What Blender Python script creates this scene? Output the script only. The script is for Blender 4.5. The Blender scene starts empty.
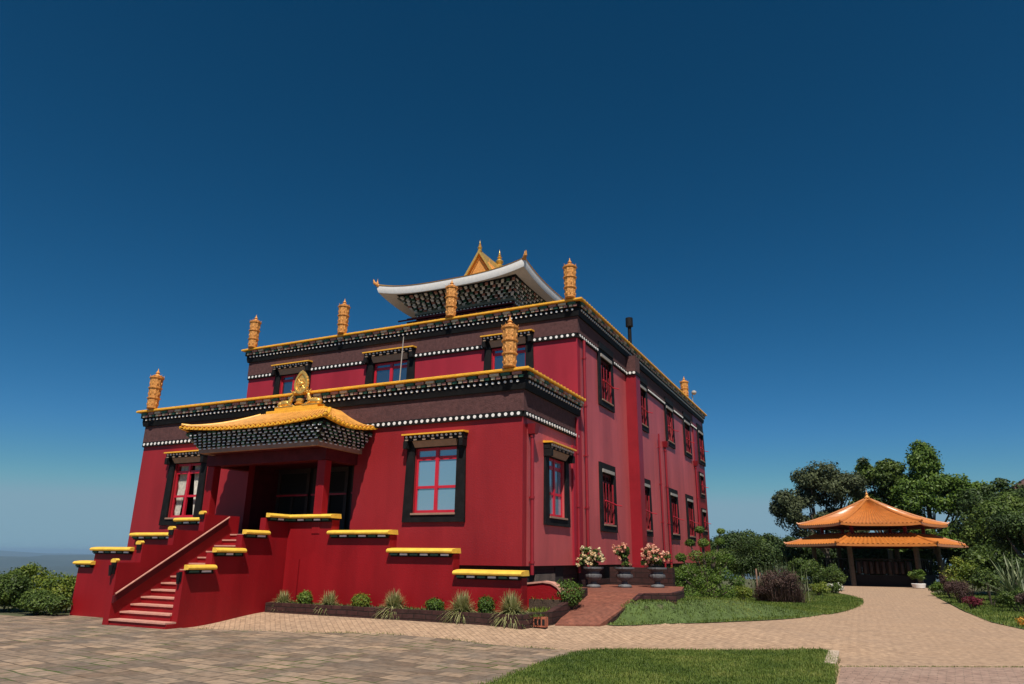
import bpy, math, random
import numpy as np
from mathutils import Vector, Matrix
PI = math.pi
random.seed(7)
RNG = np.random.default_rng(11)
SC = bpy.context.scene
COL = SC.collection

# ------------------------------------------------------------------ camera
F_PX, PITCH, ROLL, YAW = 690.0, 0.3006, 0.0115, -0.4523
fwd = Vector((math.sin(YAW), math.cos(YAW), 0)); rgt = Vector((math.cos(YAW), -math.sin(YAW), 0)); upv = Vector((0, 0, 1))
f2 = fwd*math.cos(PITCH)+upv*math.sin(PITCH); u2 = upv*math.cos(PITCH)-fwd*math.sin(PITCH)
r3 = rgt*math.cos(ROLL)+u2*math.sin(ROLL); u3 = u2*math.cos(ROLL)-rgt*math.sin(ROLL)
cd = bpy.data.cameras.new('camera'); cam = bpy.data.objects.new('camera', cd); COL.objects.link(cam)
M = Matrix((r3, u3, -f2)).transposed().to_4x4(); M.translation = Vector((0, 0, 1.65)); cam.matrix_world = M
cd.sensor_width = 36; cd.lens = F_PX/1024*36; cd.clip_start = .1; cd.clip_end = 90000
SC.camera = cam

# ------------------------------------------------------------------ sky and sun
LDIR = Vector((-.287, .55, -1)).normalized()
w = bpy.data.worlds.new('World'); SC.world = w; w.use_nodes = True
nt = w.node_tree; bg = nt.nodes['Background']
sky = nt.nodes.new('ShaderNodeTexSky'); sky.sky_type = 'NISHITA'; sky.sun_disc = False
sky.sun_elevation = math.asin(-LDIR.z); sky.sun_rotation = math.atan2(-LDIR.x, -LDIR.y)
sky.altitude = 900; sky.air_density = 1.0; sky.dust_density = .1; sky.ozone_density = 3.0
# polarised, deeply saturated clear sky: a per-channel contrast on the sky light itself
sp = nt.nodes.new('ShaderNodeSeparateColor'); cb = nt.nodes.new('ShaderNodeCombineColor'); nt.links.new(sky.outputs[0], sp.inputs[0])
for i, (a_, g_, c_) in enumerate(((.12, 2.1, 3.5), (.54, 1.32, 5.9), (.55, 1.4, 7.5))):
    pw = nt.nodes.new('ShaderNodeMath'); pw.operation = 'POWER'; pw.inputs[1].default_value = g_; nt.links.new(sp.outputs[i], pw.inputs[0])
    ml = nt.nodes.new('ShaderNodeMath'); ml.operation = 'MULTIPLY'; ml.inputs[1].default_value = a_; nt.links.new(pw.outputs[0], ml.inputs[0]); sm_ = nt.nodes.new('ShaderNodeMath'); sm_.operation = 'SMOOTH_MIN'; sm_.inputs[1].default_value = c_; sm_.inputs[2].default_value = .8
    nt.links.new(ml.outputs[0], sm_.inputs[0]); nt.links.new(sm_.outputs[0], cb.inputs[i])
nt.links.new(cb.outputs[0], bg.inputs[0]); bg.inputs[1].default_value = .05
sl = bpy.data.lights.new('sun', 'SUN'); sl.energy = 4.7; sl.angle = math.radians(.5); sl.color = (1, .93, .82)
so = bpy.data.objects.new('sun', sl); COL.objects.link(so); so.rotation_euler = LDIR.to_track_quat('-Z', 'Y').to_euler()
SC.view_settings.view_transform = 'Standard'; SC.view_settings.look = 'None'; SC.view_settings.gamma = 1
SC.view_settings.exposure = .3
SC.view_settings.use_curve_mapping = False

# ------------------------------------------------------------------ materials
def lin(c): return tuple(((v/255+.055)/1.055)**2.4 if v > 10 else v/255/12.92 for v in c)
def mat(name, col, rough=.6, var=.15, scale=3.0, bump=0., bscale=40., metal=0., coat=0., col2=None, streak=False, spec=.5):
    m = bpy.data.materials.new(name); m.use_nodes = True; n = m.node_tree.nodes; L = m.node_tree.links
    b = n['Principled BSDF']; b.inputs['Roughness'].default_value = rough; b.inputs['Metallic'].default_value = metal
    b.inputs['Coat Weight'].default_value = coat; b.inputs['Coat Roughness'].default_value = .25
    b.inputs['Specular IOR Level'].default_value = spec
    tc = n.new('ShaderNodeTexCoord'); mp = n.new('ShaderNodeMapping'); L.new(tc.outputs['Object'], mp.inputs[0])
    if streak: mp.inputs['Scale'].default_value = (1, 1, .22)
    t = n.new('ShaderNodeTexNoise'); t.inputs['Scale'].default_value = scale; t.inputs['Detail'].default_value = 6; t.inputs['Roughness'].default_value = .65
    L.new(mp.outputs[0], t.inputs[0])
    r = n.new('ShaderNodeValToRGB'); r.color_ramp.elements[0].position = .3; r.color_ramp.elements[1].position = .7
    c2 = col2 or tuple(min(1, c*(1+var)+var*.02) for c in col)
    c1 = col if col2 else tuple(c*(1-var) for c in col)
    r.color_ramp.elements[0].color = (*c1, 1); r.color_ramp.elements[1].color = (*c2, 1)
    L.new(t.outputs[0], r.inputs[0]); L.new(r.outputs[0], b.inputs['Base Color'])
    if streak:   # rain streaks and patched paint
        m3 = n.new('ShaderNodeMapping'); m3.inputs['Scale'].default_value = (1.7, 1.7, .13); L.new(tc.outputs['Object'], m3.inputs[0])
        t5 = n.new('ShaderNodeTexNoise'); t5.inputs['Scale'].default_value = 1; t5.inputs['Detail'].default_value = 5; L.new(m3.outputs[0], t5.inputs[0])
        r5 = n.new('ShaderNodeMapRange'); r5.inputs[1].default_value = .38; r5.inputs[2].default_value = .68; r5.inputs[3].default_value = .90; r5.inputs[4].default_value = 1.05; L.new(t5.outputs[0], r5.inputs[0])
        t6 = n.new('ShaderNodeTexVoronoi'); t6.inputs['Scale'].default_value = .8; L.new(tc.outputs['Object'], t6.inputs[0])
        sx = n.new('ShaderNodeSeparateColor'); L.new(t6.outputs['Color'], sx.inputs[0])
        r6 = n.new('ShaderNodeMapRange'); r6.inputs[3].default_value = .95; r6.inputs[4].default_value = 1.04; L.new(sx.outputs[0], r6.inputs[0])
        mm = n.new('ShaderNodeMath'); mm.operation = 'MULTIPLY'; L.new(r5.outputs[0], mm.inputs[0]); L.new(r6.outputs[0], mm.inputs[1])
        vs_ = n.new('ShaderNodeVectorMath'); vs_.operation = 'SCALE'; L.new(r.outputs[0], vs_.inputs[0]); L.new(mm.outputs[0], vs_.inputs['Scale']); L.new(vs_.outputs[0], b.inputs['Base Color'])
    if bump:
        t2 = n.new('ShaderNodeTexNoise'); t2.inputs['Scale'].default_value = bscale; t2.inputs['Detail'].default_value = 5
        L.new(tc.outputs['Object'], t2.inputs[0])
        bp = n.new('ShaderNodeBump'); bp.inputs['Strength'].default_value = bump; bp.inputs['Distance'].default_value = .02
        L.new(t2.outputs[0], bp.inputs['Height']); L.new(bp.outputs[0], b.inputs['Normal'])
    return m
def leafmat(name, cols, rough=.55, trans=.25):
    m = bpy.data.materials.new(name); m.use_nodes = True; n = m.node_tree.nodes; L = m.node_tree.links
    b = n['Principled BSDF']; b.inputs['Roughness'].default_value = rough; b.inputs['Specular IOR Level'].default_value = .3
    at = n.new('ShaderNodeAttribute'); at.attribute_name = 'tone'
    r = n.new('ShaderNodeValToRGB'); cr = r.color_ramp
    while len(cr.elements) < len(cols): cr.elements.new(.5)
    for i, c in enumerate(cols): cr.elements[i].position = i/(len(cols)-1); cr.elements[i].color = (*c, 1)
    L.new(at.outputs['Fac'], r.inputs[0]); L.new(r.outputs[0], b.inputs['Base Color'])
    tr = n.new('ShaderNodeBsdfTranslucent'); mx = n.new('ShaderNodeMixShader'); mx.inputs[0].default_value = trans
    L.new(r.outputs[0], tr.inputs[0]); L.new(b.outputs[0], mx.inputs[1]); L.new(tr.outputs[0], mx.inputs[2])
    L.new(mx.outputs[0], n['Material Output'].inputs[0])
    return m
def brickmat(name, c1, c2, mortar, bw, bh, ms=.015, rough=.8, rot=0., bump=.4, stain=None, stain_scale=.35, stain_amt=.5, herring=False, xz=False, moss=None, warp=.05):
    m = bpy.data.materials.new(name); m.use_nodes = True; n = m.node_tree.nodes; L = m.node_tree.links
    b = n['Principled BSDF']; b.inputs['Roughness'].default_value = rough; b.inputs['Specular IOR Level'].default_value = .25
    tc = n.new('ShaderNodeTexCoord'); mp = n.new('ShaderNodeMapping'); L.new(tc.outputs['Object'], mp.inputs[0])
    mp.inputs['Rotation'].default_value = (PI/2 if xz else 0, 0, rot)
    nz = n.new('ShaderNodeTexNoise'); nz.inputs['Scale'].default_value = 1.3; L.new(tc.outputs['Object'], nz.inputs[0])
    ad = n.new('ShaderNodeVectorMath'); ad.operation = 'MULTIPLY_ADD'; ad.inputs[1].default_value = (warp, warp, .0)
    L.new(nz.outputs['Color'], ad.inputs[0]); L.new(mp.outputs[0], ad.inputs[2])
    br = n.new('ShaderNodeTexBrick'); L.new(ad.outputs[0], br.inputs[0])
    br.inputs['Scale'].default_value = 1; br.inputs['Brick Width'].default_value = bw; br.inputs['Row Height'].default_value = bh
    br.inputs['Mortar Size'].default_value = ms; br.inputs['Mortar Smooth'].default_value = .3; br.inputs['Bias'].default_value = 0
    br.inputs['Color1'].default_value = (*c1, 1); br.inputs['Color2'].default_value = (*c2, 1); br.inputs['Mortar'].default_value = (*mortar, 1)
    out = br.outputs['Color']
    t = n.new('ShaderNodeTexNoise'); t.inputs['Scale'].default_value = stain_scale; t.inputs['Detail'].default_value = 7; t.inputs['Roughness'].default_value = .7
    L.new(tc.outputs['Object'], t.inputs[0])
    rr = n.new('ShaderNodeMapRange'); rr.inputs[1].default_value = .35; rr.inputs[2].default_value = .7; L.new(t.outputs[0], rr.inputs[0]); rr.inputs[4].default_value = stain_amt
    mx = n.new('ShaderNodeMix'); mx.data_type = 'RGBA'; L.new(rr.outputs[0], mx.inputs[0]); L.new(out, mx.inputs[6]); mx.inputs[7].default_value = (*(stain or mortar), 1)
    # fine speckle
    t3 = n.new('ShaderNodeTexNoise'); t3.inputs['Scale'].default_value = 9; t3.inputs['Detail'].default_value = 8; L.new(tc.outputs['Object'], t3.inputs[0])
    mr = n.new('ShaderNodeMapRange'); mr.inputs[1].default_value = .3; mr.inputs[2].default_value = .7; mr.inputs[3].default_value = .72; mr.inputs[4].default_value = 1.2
    L.new(t3.outputs[0], mr.inputs[0])
    m2 = n.new('ShaderNodeVectorMath'); m2.operation = 'SCALE'; L.new(mx.outputs[2], m2.inputs[0]); L.new(mr.outputs[0], m2.inputs['Scale'])
    last = m2.outputs[0]
    if moss:
        mu = n.new('ShaderNodeMath'); mu.operation = 'MULTIPLY'
        t4 = n.new('ShaderNodeTexNoise'); t4.inputs['Scale'].default_value = .8; t4.inputs['Detail'].default_value = 4; L.new(tc.outputs['Object'], t4.inputs[0])
        r4 = n.new('ShaderNodeMapRange'); r4.inputs[1].default_value = .5; r4.inputs[2].default_value = .62; L.new(t4.outputs[0], r4.inputs[0])
        L.new(r4.outputs[0], mu.inputs[0]); L.new(br.outputs['Fac'], mu.inputs[1])
        m5 = n.new('ShaderNodeMix'); m5.data_type = 'RGBA'; L.new(mu.outputs[0], m5.inputs[0]); L.new(last, m5.inputs[6]); m5.inputs[7].default_value = (*moss, 1)
        last = m5.outputs[2]
    L.new(last, b.inputs['Base Color'])
    bp = n.new('ShaderNodeBump'); bp.inputs['Strength'].default_value = bump; bp.inputs['Distance'].default_value = .012
    sb = n.new('ShaderNodeMath'); sb.operation = 'SUBTRACT'; L.new(t3.outputs[0], sb.inputs[0]); L.new(br.outputs['Fac'], sb.inputs[1])
    L.new(sb.outputs[0], bp.inputs['Height']); L.new(bp.outputs[0], b.inputs['Normal'])
    return m
REDM = mat('crimson_wall_paint', (.275, .0145, .019), .5, .14, .8, .25, 25, streak=True, spec=.3)
RED = mat('crimson_paint', (.248, .0045, .0085), .5, .18, .9, .25, 25, streak=True, spec=.25)
REDU = mat('crimson_paint_upper', (.33, .018, .034), .5, .12, .9, .2, 25, streak=True, spec=.3)
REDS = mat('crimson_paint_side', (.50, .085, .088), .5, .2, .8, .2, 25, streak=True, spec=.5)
REDF = mat('deep_red_paint', (.235, .004, .011), .45, .14, 1.2, .1, 25)  # purer red than the side wall, for chimney breast and end bay
REDW = mat('red_joinery', (.50, .012, .030), .4, .1, 3)
CASR = mat('casement_red', (.26, .008, .016), .5, .2, 4)
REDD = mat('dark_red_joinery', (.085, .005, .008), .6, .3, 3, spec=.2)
MAR = mat('maroon_brushwood', (.085, .030, .029), .9, .3, 9, 1.0, 60)
BLK = mat('black_paint', (.0045, .004, .0045), .7, .3, 5, spec=.2)
WHT = mat('white_paint', (.80, .77, .74), .6, .08, 8)
YEL = mat('yellow_glaze', (.80, .40, .03), .45, .16, 6, .15, 40)
CAPY = mat('yellow_cap_paint', (.82, .50, .06), .5, .18, 5, .2, 40)
GOLD = mat('gilt_bronze', (.62, .27, .06), .55, .3, 14, .9, 30, metal=.15)
GOLDP = mat('polished_gilt', (.85, .50, .12), .3, .2, 10, .5, 30, metal=.6)
TILE = mat('orange_roof_tile', (.56, .25, .045), .6, .28, 4, .4, 30, coat=.0, spec=.3)
TILEP = mat('pavilion_tile', (.47, .155, .028), .4, .14, 2, .2, 30, coat=.35)
GRN = mat('green_paint', (.03, .12, .075), .6, .2, 8)
PNK = mat('pink_paint', (.42, .20, .16), .6, .2, 8)
BUFF = mat('buff_paint', (.60, .52, .38), .7, .15, 8)
TAN = mat('taupe_board', (.30, .175, .125), .8, .15, 6)
GREY = mat('grey_green_board', (.16, .18, .15), .7, .2, 8)
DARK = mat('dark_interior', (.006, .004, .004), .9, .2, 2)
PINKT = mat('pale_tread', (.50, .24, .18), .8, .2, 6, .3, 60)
WOODB = mat('dark_wood', (.03, .012, .008), .6, .3, 6)
CONC = mat('weathered_plinth', (.10, .075, .06), .9, .4, 4, .5, 40)
URN = mat('dark_urn_stone', (.10, .10, .105), .6, .3, 10, .4, 50)
BARK = mat('bark', (.10, .075, .055), .95, .35, 9, 1.0, 30)
CURT = mat('pale_curtain', (.55, .53, .47), .9, .3, 12)
PIPEM = mat('red_pipe', (.24, .008, .016), .45, .1, 3)
KERB = mat('pale_kerb', (.42, .33, .25), .9, .25, 8, .4, 40)
BOARD = mat('tan_board', (.32, .22, .155), .8, .15, 6)
LINT = mat('grey_lintel', (.33, .30, .27), .7, .15, 6)
SOIL = mat('soil', (.06, .035, .022), 1, .4, 6, .8, 30)
HILLM = mat('far_forest', (.012, .022, .012), 1, .5, .0012, 0, col2=(.045, .055, .035))
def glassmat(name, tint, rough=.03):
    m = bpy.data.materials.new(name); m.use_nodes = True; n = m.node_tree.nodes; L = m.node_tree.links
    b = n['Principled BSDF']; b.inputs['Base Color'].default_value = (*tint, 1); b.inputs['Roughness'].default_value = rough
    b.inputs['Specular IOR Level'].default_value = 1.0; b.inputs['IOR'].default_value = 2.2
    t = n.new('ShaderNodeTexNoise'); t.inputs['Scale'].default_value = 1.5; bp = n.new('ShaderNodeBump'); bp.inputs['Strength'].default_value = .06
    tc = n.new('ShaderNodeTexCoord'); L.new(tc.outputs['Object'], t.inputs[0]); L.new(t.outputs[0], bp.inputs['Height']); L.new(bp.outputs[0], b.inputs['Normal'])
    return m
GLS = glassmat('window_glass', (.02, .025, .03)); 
GLM = glassmat('sky_tint_glass', (.15, .26, .35), .05)  # blue of the reflected sky is tinted into the glass colour
BASE = brickmat('basement_stone', (.028, .010, .010), (.045, .016, .015), (.012, .006, .006), .42, .16, .012, stain=(.06, .035, .028), stain_amt=.5, xz=True)
PLANTB = brickmat('planter_stone', (.038, .013, .013), (.060, .020, .020), (.018, .008, .008), .32, .11, .012, stain=(.04, .03, .02), stain_amt=.5, xz=True, bump=1)
SLAB = brickmat('plaza_slabs', (.39, .27, .18), (.14, .095, .066), (.12, .085, .055), .46, .33, .022, rot=.12, warp=.16, stain=(.17, .145, .12), stain_amt=.75, stain_scale=1.1, moss=(.06, .085, .02))
PAVE = brickmat('tan_pavers', (.46, .31, .20), (.38, .25, .16), (.23, .155, .105), .22, .11, .008, rot=.785, stain=(.31, .215, .15), stain_amt=.65, stain_scale=.55, bump=.35)
PAVE2 = brickmat('dull_pavers', (.33, .215, .165), (.27, .17, .13), (.17, .12, .09), .22, .11, .008, rot=.1, stain=(.38, .28, .22), stain_amt=.6)
RAMPB = brickmat('red_brick_ramp', (.24, .082, .05), (.19, .062, .04), (.13, .05, .035), .22, .11, .006, rot=.3, stain=(.15, .065, .045), stain_amt=.5, bump=.2)
TERB = brickmat('terracotta_block', (.42, .13, .07), (.36, .11, .06), (.3, .1, .06), .4, .3, .004)
GRASSG = mat('lawn_soil', (.065, .10, .022), 1, .35, 5, .6, 50)
TERR = mat('rough_ground', (.07, .075, .03), 1, .4, 2, .6, 20)
LG = leafmat('leaf_mid', [(.02, .038, .008), (.065, .108, .018), (.13, .18, .034)])
LD = leafmat('leaf_dark', [(.014, .028, .008), (.036, .066, .015), (.08, .12, .028)], .6, .15)
LGR = leafmat('leaf_greygreen', [(.022, .032, .014), (.060, .076, .032), (.12, .14, .06)], .65, .15)
LB = leafmat('leaf_bright', [(.03, .065, .008), (.085, .15, .02), (.16, .23, .035)])
LYE = leafmat('leaf_yellowgreen', [(.05, .09, .010), (.13, .18, .02), (.26, .27, .04)])
LO = leafmat('leaf_olive', [(.018, .020, .008), (.045, .045, .016), (.08, .075, .03)], .65, .15)
LP = leafmat('leaf_purple', [(.035, .018, .018), (.075, .040, .036), (.13, .085, .06)], .7, .15)
LV = leafmat('leaf_variegated', [(.10, .13, .03), (.30, .30, .12), (.52, .48, .26)], .5, .2)
LF = leafmat('leaf_flax', [(.05, .08, .03), (.13, .17, .08), (.26, .28, .15)], .45, .15)
LGS = leafmat('grass_blades', [(.045, .082, .012), (.108, .158, .022), (.22, .24, .055)], .6, .25)
PET = leafmat('petal_salmon', [(.75, .28, .16), (.80, .42, .30), (.80, .62, .45)], .6, .2)
PETY = leafmat('petal_cream', [(.70, .45, .22), (.75, .60, .35), (.75, .70, .5)], .6, .2)
PETW = leafmat('petal_white', [(.6, .6, .5), (.7, .7, .65)], .6, .2)
PETR = leafmat('petal_crimson', [(.05, .01, .014), (.12, .012, .025), (.2, .03, .05)], .6, .2)
PETO = leafmat('petal_orange', [(.35, .07, .02), (.55, .22, .03), (.6, .45, .06)], .6, .2)

# ------------------------------------------------------------------ mesh helpers
class MB:
    def __init__(s): s.v = []; s.f = []; s.m = []
    def add(s, vs, fs, mi=0):
        o = len(s.v); s.v += [tuple(v) for v in vs]; s.f += [tuple(i+o for i in f) for f in fs]; s.m += [mi]*len(fs); return s
    def box(s, x0, x1, y0, y1, z0, z1, mi=0):
        return s.add([(x0, y0, z0), (x1, y0, z0), (x1, y1, z0), (x0, y1, z0), (x0, y0, z1), (x1, y0, z1), (x1, y1, z1), (x0, y1, z1)],
                     [(0, 3, 2, 1), (4, 5, 6, 7), (0, 1, 5, 4), (1, 2, 6, 5), (2, 3, 7, 6), (3, 0, 4, 7)], mi)
    def hexa(s, p, mi=0):   # 8 points bottom 4 then top 4
        return s.add(p, [(0, 3, 2, 1), (4, 5, 6, 7), (0, 1, 5, 4), (1, 2, 6, 5), (2, 3, 7, 6), (3, 0, 4, 7)], mi)
    def prism(s, poly, a, b, axis='x', mi=0):  # poly in the other two axes (y,z) (x,z) (x,y)
        def P(u, v, t): return {'x': (t, u, v), 'y': (u, t, v), 'z': (u, v, t)}[axis]
        n = len(poly); vs = [P(u, v, a) for u, v in poly]+[P(u, v, b) for u, v in poly]
        fs = [tuple(range(n))[::-1], tuple(range(n, 2*n))]+[(i, (i+1) % n, n+(i+1) % n, n+i) for i in range(n)]
        return s.add(vs, fs, mi)
    def lathe(s, prof, c=(0, 0, 0), n=20, mi=0, flute=0, fl=0):
        vs = []; fs = []
        for r, z in prof:
            for k in range(n):
                a = 2*PI*k/n; rr = r*(1+fl*math.cos(flute*a)) if flute else r
                vs.append((c[0]+rr*math.cos(a), c[1]+rr*math.sin(a), c[2]+z))
        for i in range(len(prof)-1):
            for k in range(n): fs.append((i*n+k, i*n+(k+1) % n, (i+1)*n+(k+1) % n, (i+1)*n+k))
        fs.append(tuple(range(n))[::-1]); fs.append(tuple(range((len(prof)-1)*n, len(prof)*n)))
        return s.add(vs, fs, mi)
    def tube(s, pts, rad, n=8, mi=0):
        pts = [Vector(p) for p in pts]; rad = rad if isinstance(rad, (list, tuple)) else [rad]*len(pts)
        vs = []; fs = []
        for i, p in enumerate(pts):
            d = (pts[min(i+1, len(pts)-1)]-pts[max(i-1, 0)]).normalized()
            a = d.orthogonal().normalized() if abs(d.z) > .99 else d.cross(Vector((0, 0, 1))).normalized(); b = d.cross(a)
            for k in range(n):
                t = 2*PI*k/n; vs.append(p+(a*math.cos(t)+b*math.sin(t))*rad[i])
        for i in range(len(pts)-1):
            for k in range(n): fs.append((i*n+k, i*n+(k+1) % n, (i+1)*n+(k+1) % n, (i+1)*n+k))
        fs.append(tuple(range(n))[::-1]); fs.append(tuple(range((len(pts)-1)*n, len(pts)*n)))
        return s.add(vs, fs, mi)
    def ell(s, c, r, n=10, m=7, mi=0, rot=None):
        vs = []; fs = []
        for i in range(m+1):
            th = PI*i/m
            for k in range(n):
                a = 2*PI*k/n; v = Vector((r[0]*math.sin(th)*math.cos(a), r[1]*math.sin(th)*math.sin(a), r[2]*math.cos(th)))
                if rot: v = rot @ v
                vs.append(v+Vector(c))
        for i in range(m):
            for k in range(n): fs.append((i*n+k, (i+1)*n+k, (i+1)*n+(k+1) % n, i*n+(k+1) % n))
        return s.add(vs, fs, mi)
    def disc_cyl(s, c, r, axis, h, n=10, mi=0):
        # short cylinder pointing along outward 'axis' vector
        c = Vector(c); ax = Vector(axis).normalized(); return s.tube([c, c+ax*h], r, n, mi)
    def build(s, name, mats, parent=None, smooth=False, bevel=0):
        me = bpy.data.meshes.new(name); off = Vector((0, 0, 0))
        p = parent
        while p: off += p.location; p = p.parent
        me.from_pydata([(v[0]-off.x, v[1]-off.y, v[2]-off.z) for v in s.v], [], s.f)
        mats = mats if isinstance(mats, (list, tuple)) else [mats]
        for mm in mats: me.materials.append(mm)
        me.polygons.foreach_set('material_index', s.m)
        if smooth:
            me.polygons.foreach_set('use_smooth', [True]*len(s.f)); me.set_sharp_from_angle(angle=math.radians(40))
        me.update()
        o = bpy.data.objects.new(name, me); COL.objects.link(o); o.parent = parent
        if bevel:
            b = o.modifiers.new('b', 'BEVEL'); b.width = bevel; b.segments = 2; b.limit_method = 'ANGLE'
        return o
def tag(o, label=None, cat=None, group=None, kind=None):
    if label: o['label'] = label
    if cat: o['category'] = cat
    if group: o['group'] = group
    if kind: o['kind'] = kind
    return o
def empty(name, loc, rz=0, parent=None, **k):
    o = bpy.data.objects.new(name, None); COL.objects.link(o); o.location = loc; o.rotation_euler = (0, 0, rz); o.parent = parent
    tag(o, **k); return o
def copy_tree(o, parent=None):
    c = o.copy(); COL.objects.link(c); c.parent = parent
    for ch in list(o.children): copy_tree(ch, c)
    return c
def npmesh(name, V, Fq, material, parent=None, tone=None, off=(0, 0, 0)):
    """V (n,3); Fq (m,k) faces; tone per vertex"""
    me = bpy.data.meshes.new(name); V = V-np.array(off)
    p = parent
    while p: V = V-np.array(p.location); p = p.parent
    k = Fq.shape[1]; me.vertices.add(len(V)); me.vertices.foreach_set('co', V.astype(np.float32).ravel())
    me.loops.add(Fq.size); me.loops.foreach_set('vertex_index', Fq.astype(np.int32).ravel())
    me.polygons.add(len(Fq)); me.polygons.foreach_set('loop_start', np.arange(0, Fq.size, k, dtype=np.int32))
    me.update(calc_edges=True)
    if tone is not None:
        a = me.attributes.new('tone', 'FLOAT', 'POINT'); a.data.foreach_set('value', tone.astype(np.float32))
    me.materials.append(material); o = bpy.data.objects.new(name, me); COL.objects.link(o); o.parent = parent
    return o

# ------------------------------------------------------------------ foliage
def leaf_quads(P, N, size, asp=.5, seed=0):
    """rhombic leaves at P facing roughly N"""
    r = np.random.default_rng(seed); n = len(P)
    N = N+r.normal(0, .55, (n, 3)); N /= np.linalg.norm(N, axis=1)[:, None]
    T = r.normal(0, 1, (n, 3)); T -= (T*N).sum(1)[:, None]*N; T /= np.linalg.norm(T, axis=1)[:, None]
    B = np.cross(N, T); s = size*r.uniform(.6, 1.35, n)[:, None]
    V = np.stack([P-T*s*.5, P+B*s*.5*asp, P+T*s*.5, P-B*s*.5*asp], 1)
    V[:, 2] -= N*s*.12
    return V.reshape(-1, 3), np.arange(4*n).reshape(-1, 4)
def crown_pts(clumps, per, seed, shell=.45):
    r = np.random.default_rng(seed); P = []; N = []; T = []
    for (c, rad) in clumps:
        k = int(per*(rad[0]*rad[2])**.9) if per < 0 else per
        d = r.normal(0, 1, (k, 3)); d /= np.linalg.norm(d, axis=1)[:, None]
        rr = (shell+(1-shell)*r.random(k)**.6)[:, None]*(1+r.normal(0, .12, (k, 1)))
        P.append(np.array(c)+d*rr*np.array(rad)); N.append(d+np.array([0, 0, .35])); T.append(np.clip(r.normal(.5, .2, k)+r.normal(0, .13), 0, 1))
    return np.concatenate(P), np.concatenate(N), np.concatenate(T)
def ell_clumps(c, R, M, cr, seed, inner=.35):
    r = np.random.default_rng(seed); out = []
    for i in range(M):
        d = r.normal(0, 1, 3); d /= np.linalg.norm(d)
        if d[2] < -.55: d[2] *= -.6
        q = inner+(1-inner)*r.random()**.5
        s = cr*r.uniform(.65, 1.3)
        p = np.array(c)+d*q*np.maximum(np.array(R)-s*.75, .05); out.append((p, np.array([s, s, s*.75])))
    return out
def foliage(name, clumps, per, leaf, material, parent, seed, asp=.55, shell=.45):
    P, N, T = crown_pts(clumps, per, seed, shell); V, Fq = leaf_quads(P, N, leaf, asp, seed+1)
    return npmesh(name, V, Fq, material, parent, np.repeat(T, 4))
def shrub(name, x, y, z, R, label, cat, m, M=14, per=220, leaf=.07, cr=None, seed=1, group=None, stem=True, shell=.45, asp=.55):
    if z >= 0: z += float(gz(x, y))
    e = empty(name, (x, y, z), label=label, cat=cat, group=group)
    cr = cr or min(R)*.5
    cl = ell_clumps((x, y, z+R[2]*1.0), R, M, cr, seed)
    # a core so that light does not fall through, made of the same leaves
    cl.append((np.array([x, y, z+R[2]*.95]), np.array(R)*.72))
    foliage('leaves', cl, per, leaf, m, e, seed, asp, shell)
    if stem:
        b = MB(); rr = random.Random(seed)
        for k in range(4):
            a = rr.uniform(0, 6.28); b.tube([(x+.05*math.cos(a), y+.05*math.sin(a), z-.05), (x+R[0]*.3*math.cos(a), y+R[1]*.3*math.sin(a), z+R[2]*.6), (x+R[0]*.5*math.cos(a), y+R[1]*.5*math.sin(a), z+R[2]*1.2)], [.03, .02, .01], 6)
        b.build('stem', BARK, e)
    return e
def tree(x, y, z, blobs, label, m, trunk_h, tr=.22, leaf=.24, M=26, per=330, seed=3, group='trees behind the pavilion', name='tree', cr=1.0):
    e = empty(name, (x, y, z), label=label, cat='tree', group=group); cl = []
    for i, (c, R, k) in enumerate(blobs): cl += ell_clumps(c, R, k, cr, seed+i*7)
    foliage('crown', cl, per, leaf, m, e, seed)
    b = MB(); rr = random.Random(seed)
    top = Vector((x+rr.uniform(-.3, .3), y, z+trunk_h)); b.tube([(x, y, z-.2), (x+.1, y, z+trunk_h*.5), top], [tr*1.3, tr, tr*.8], 10)
    for j in range(min(18, len(cl))):
        c = Vector(cl[j*len(cl)//min(18, len(cl))][0]); mid = top.lerp(c, .5)+Vector((rr.uniform(-.4, .4), rr.uniform(-.4, .4), -.25))
        b.tube([top+Vector((0, 0, -rr.uniform(0, trunk_h*.25))), mid, c], [tr*.55, tr*.32, tr*.1], 6)
    b.build('trunk', BARK, e, smooth=True); return e
def blades(name, roots, length, width, spread, droop, material, parent, seed, seg=4):
    r = np.random.default_rng(seed); n = len(roots); az = r.uniform(0, 2*PI, n); el = r.uniform(*spread, n); L = length*r.uniform(.65, 1.15, n)
    side = np.stack([-np.sin(az), np.cos(az), np.zeros(n)], 1); out = np.stack([np.cos(az), np.sin(az), np.zeros(n)], 1)
    V = []
    for k in range(seg+1):
        t = k/seg; w_ = width*(1-t)**.7*(.5 if k == 0 else 1)+.0015
        p = roots+out*(L*np.sin(el)*t)[:, None]+np.array([0, 0, 1])*(L*np.cos(el)*t-droop*L*np.sin(el)*t*t)[:, None]
        V.append(p-side*w_/2); V.append(p+side*w_/2)
    V = np.stack(V, 1).reshape(-1, 3); base = (np.arange(n)*(2*seg+2))[:, None, None]
    q = np.array([[2*k, 2*k+1, 2*k+3, 2*k+2] for k in range(seg)])[None]
    Fq = (base+q).reshape(-1, 4)
    return npmesh(name, V, Fq, material, parent, np.repeat(np.clip(r.normal(.5, .25, n), 0, 1), 2*seg+2))

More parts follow.
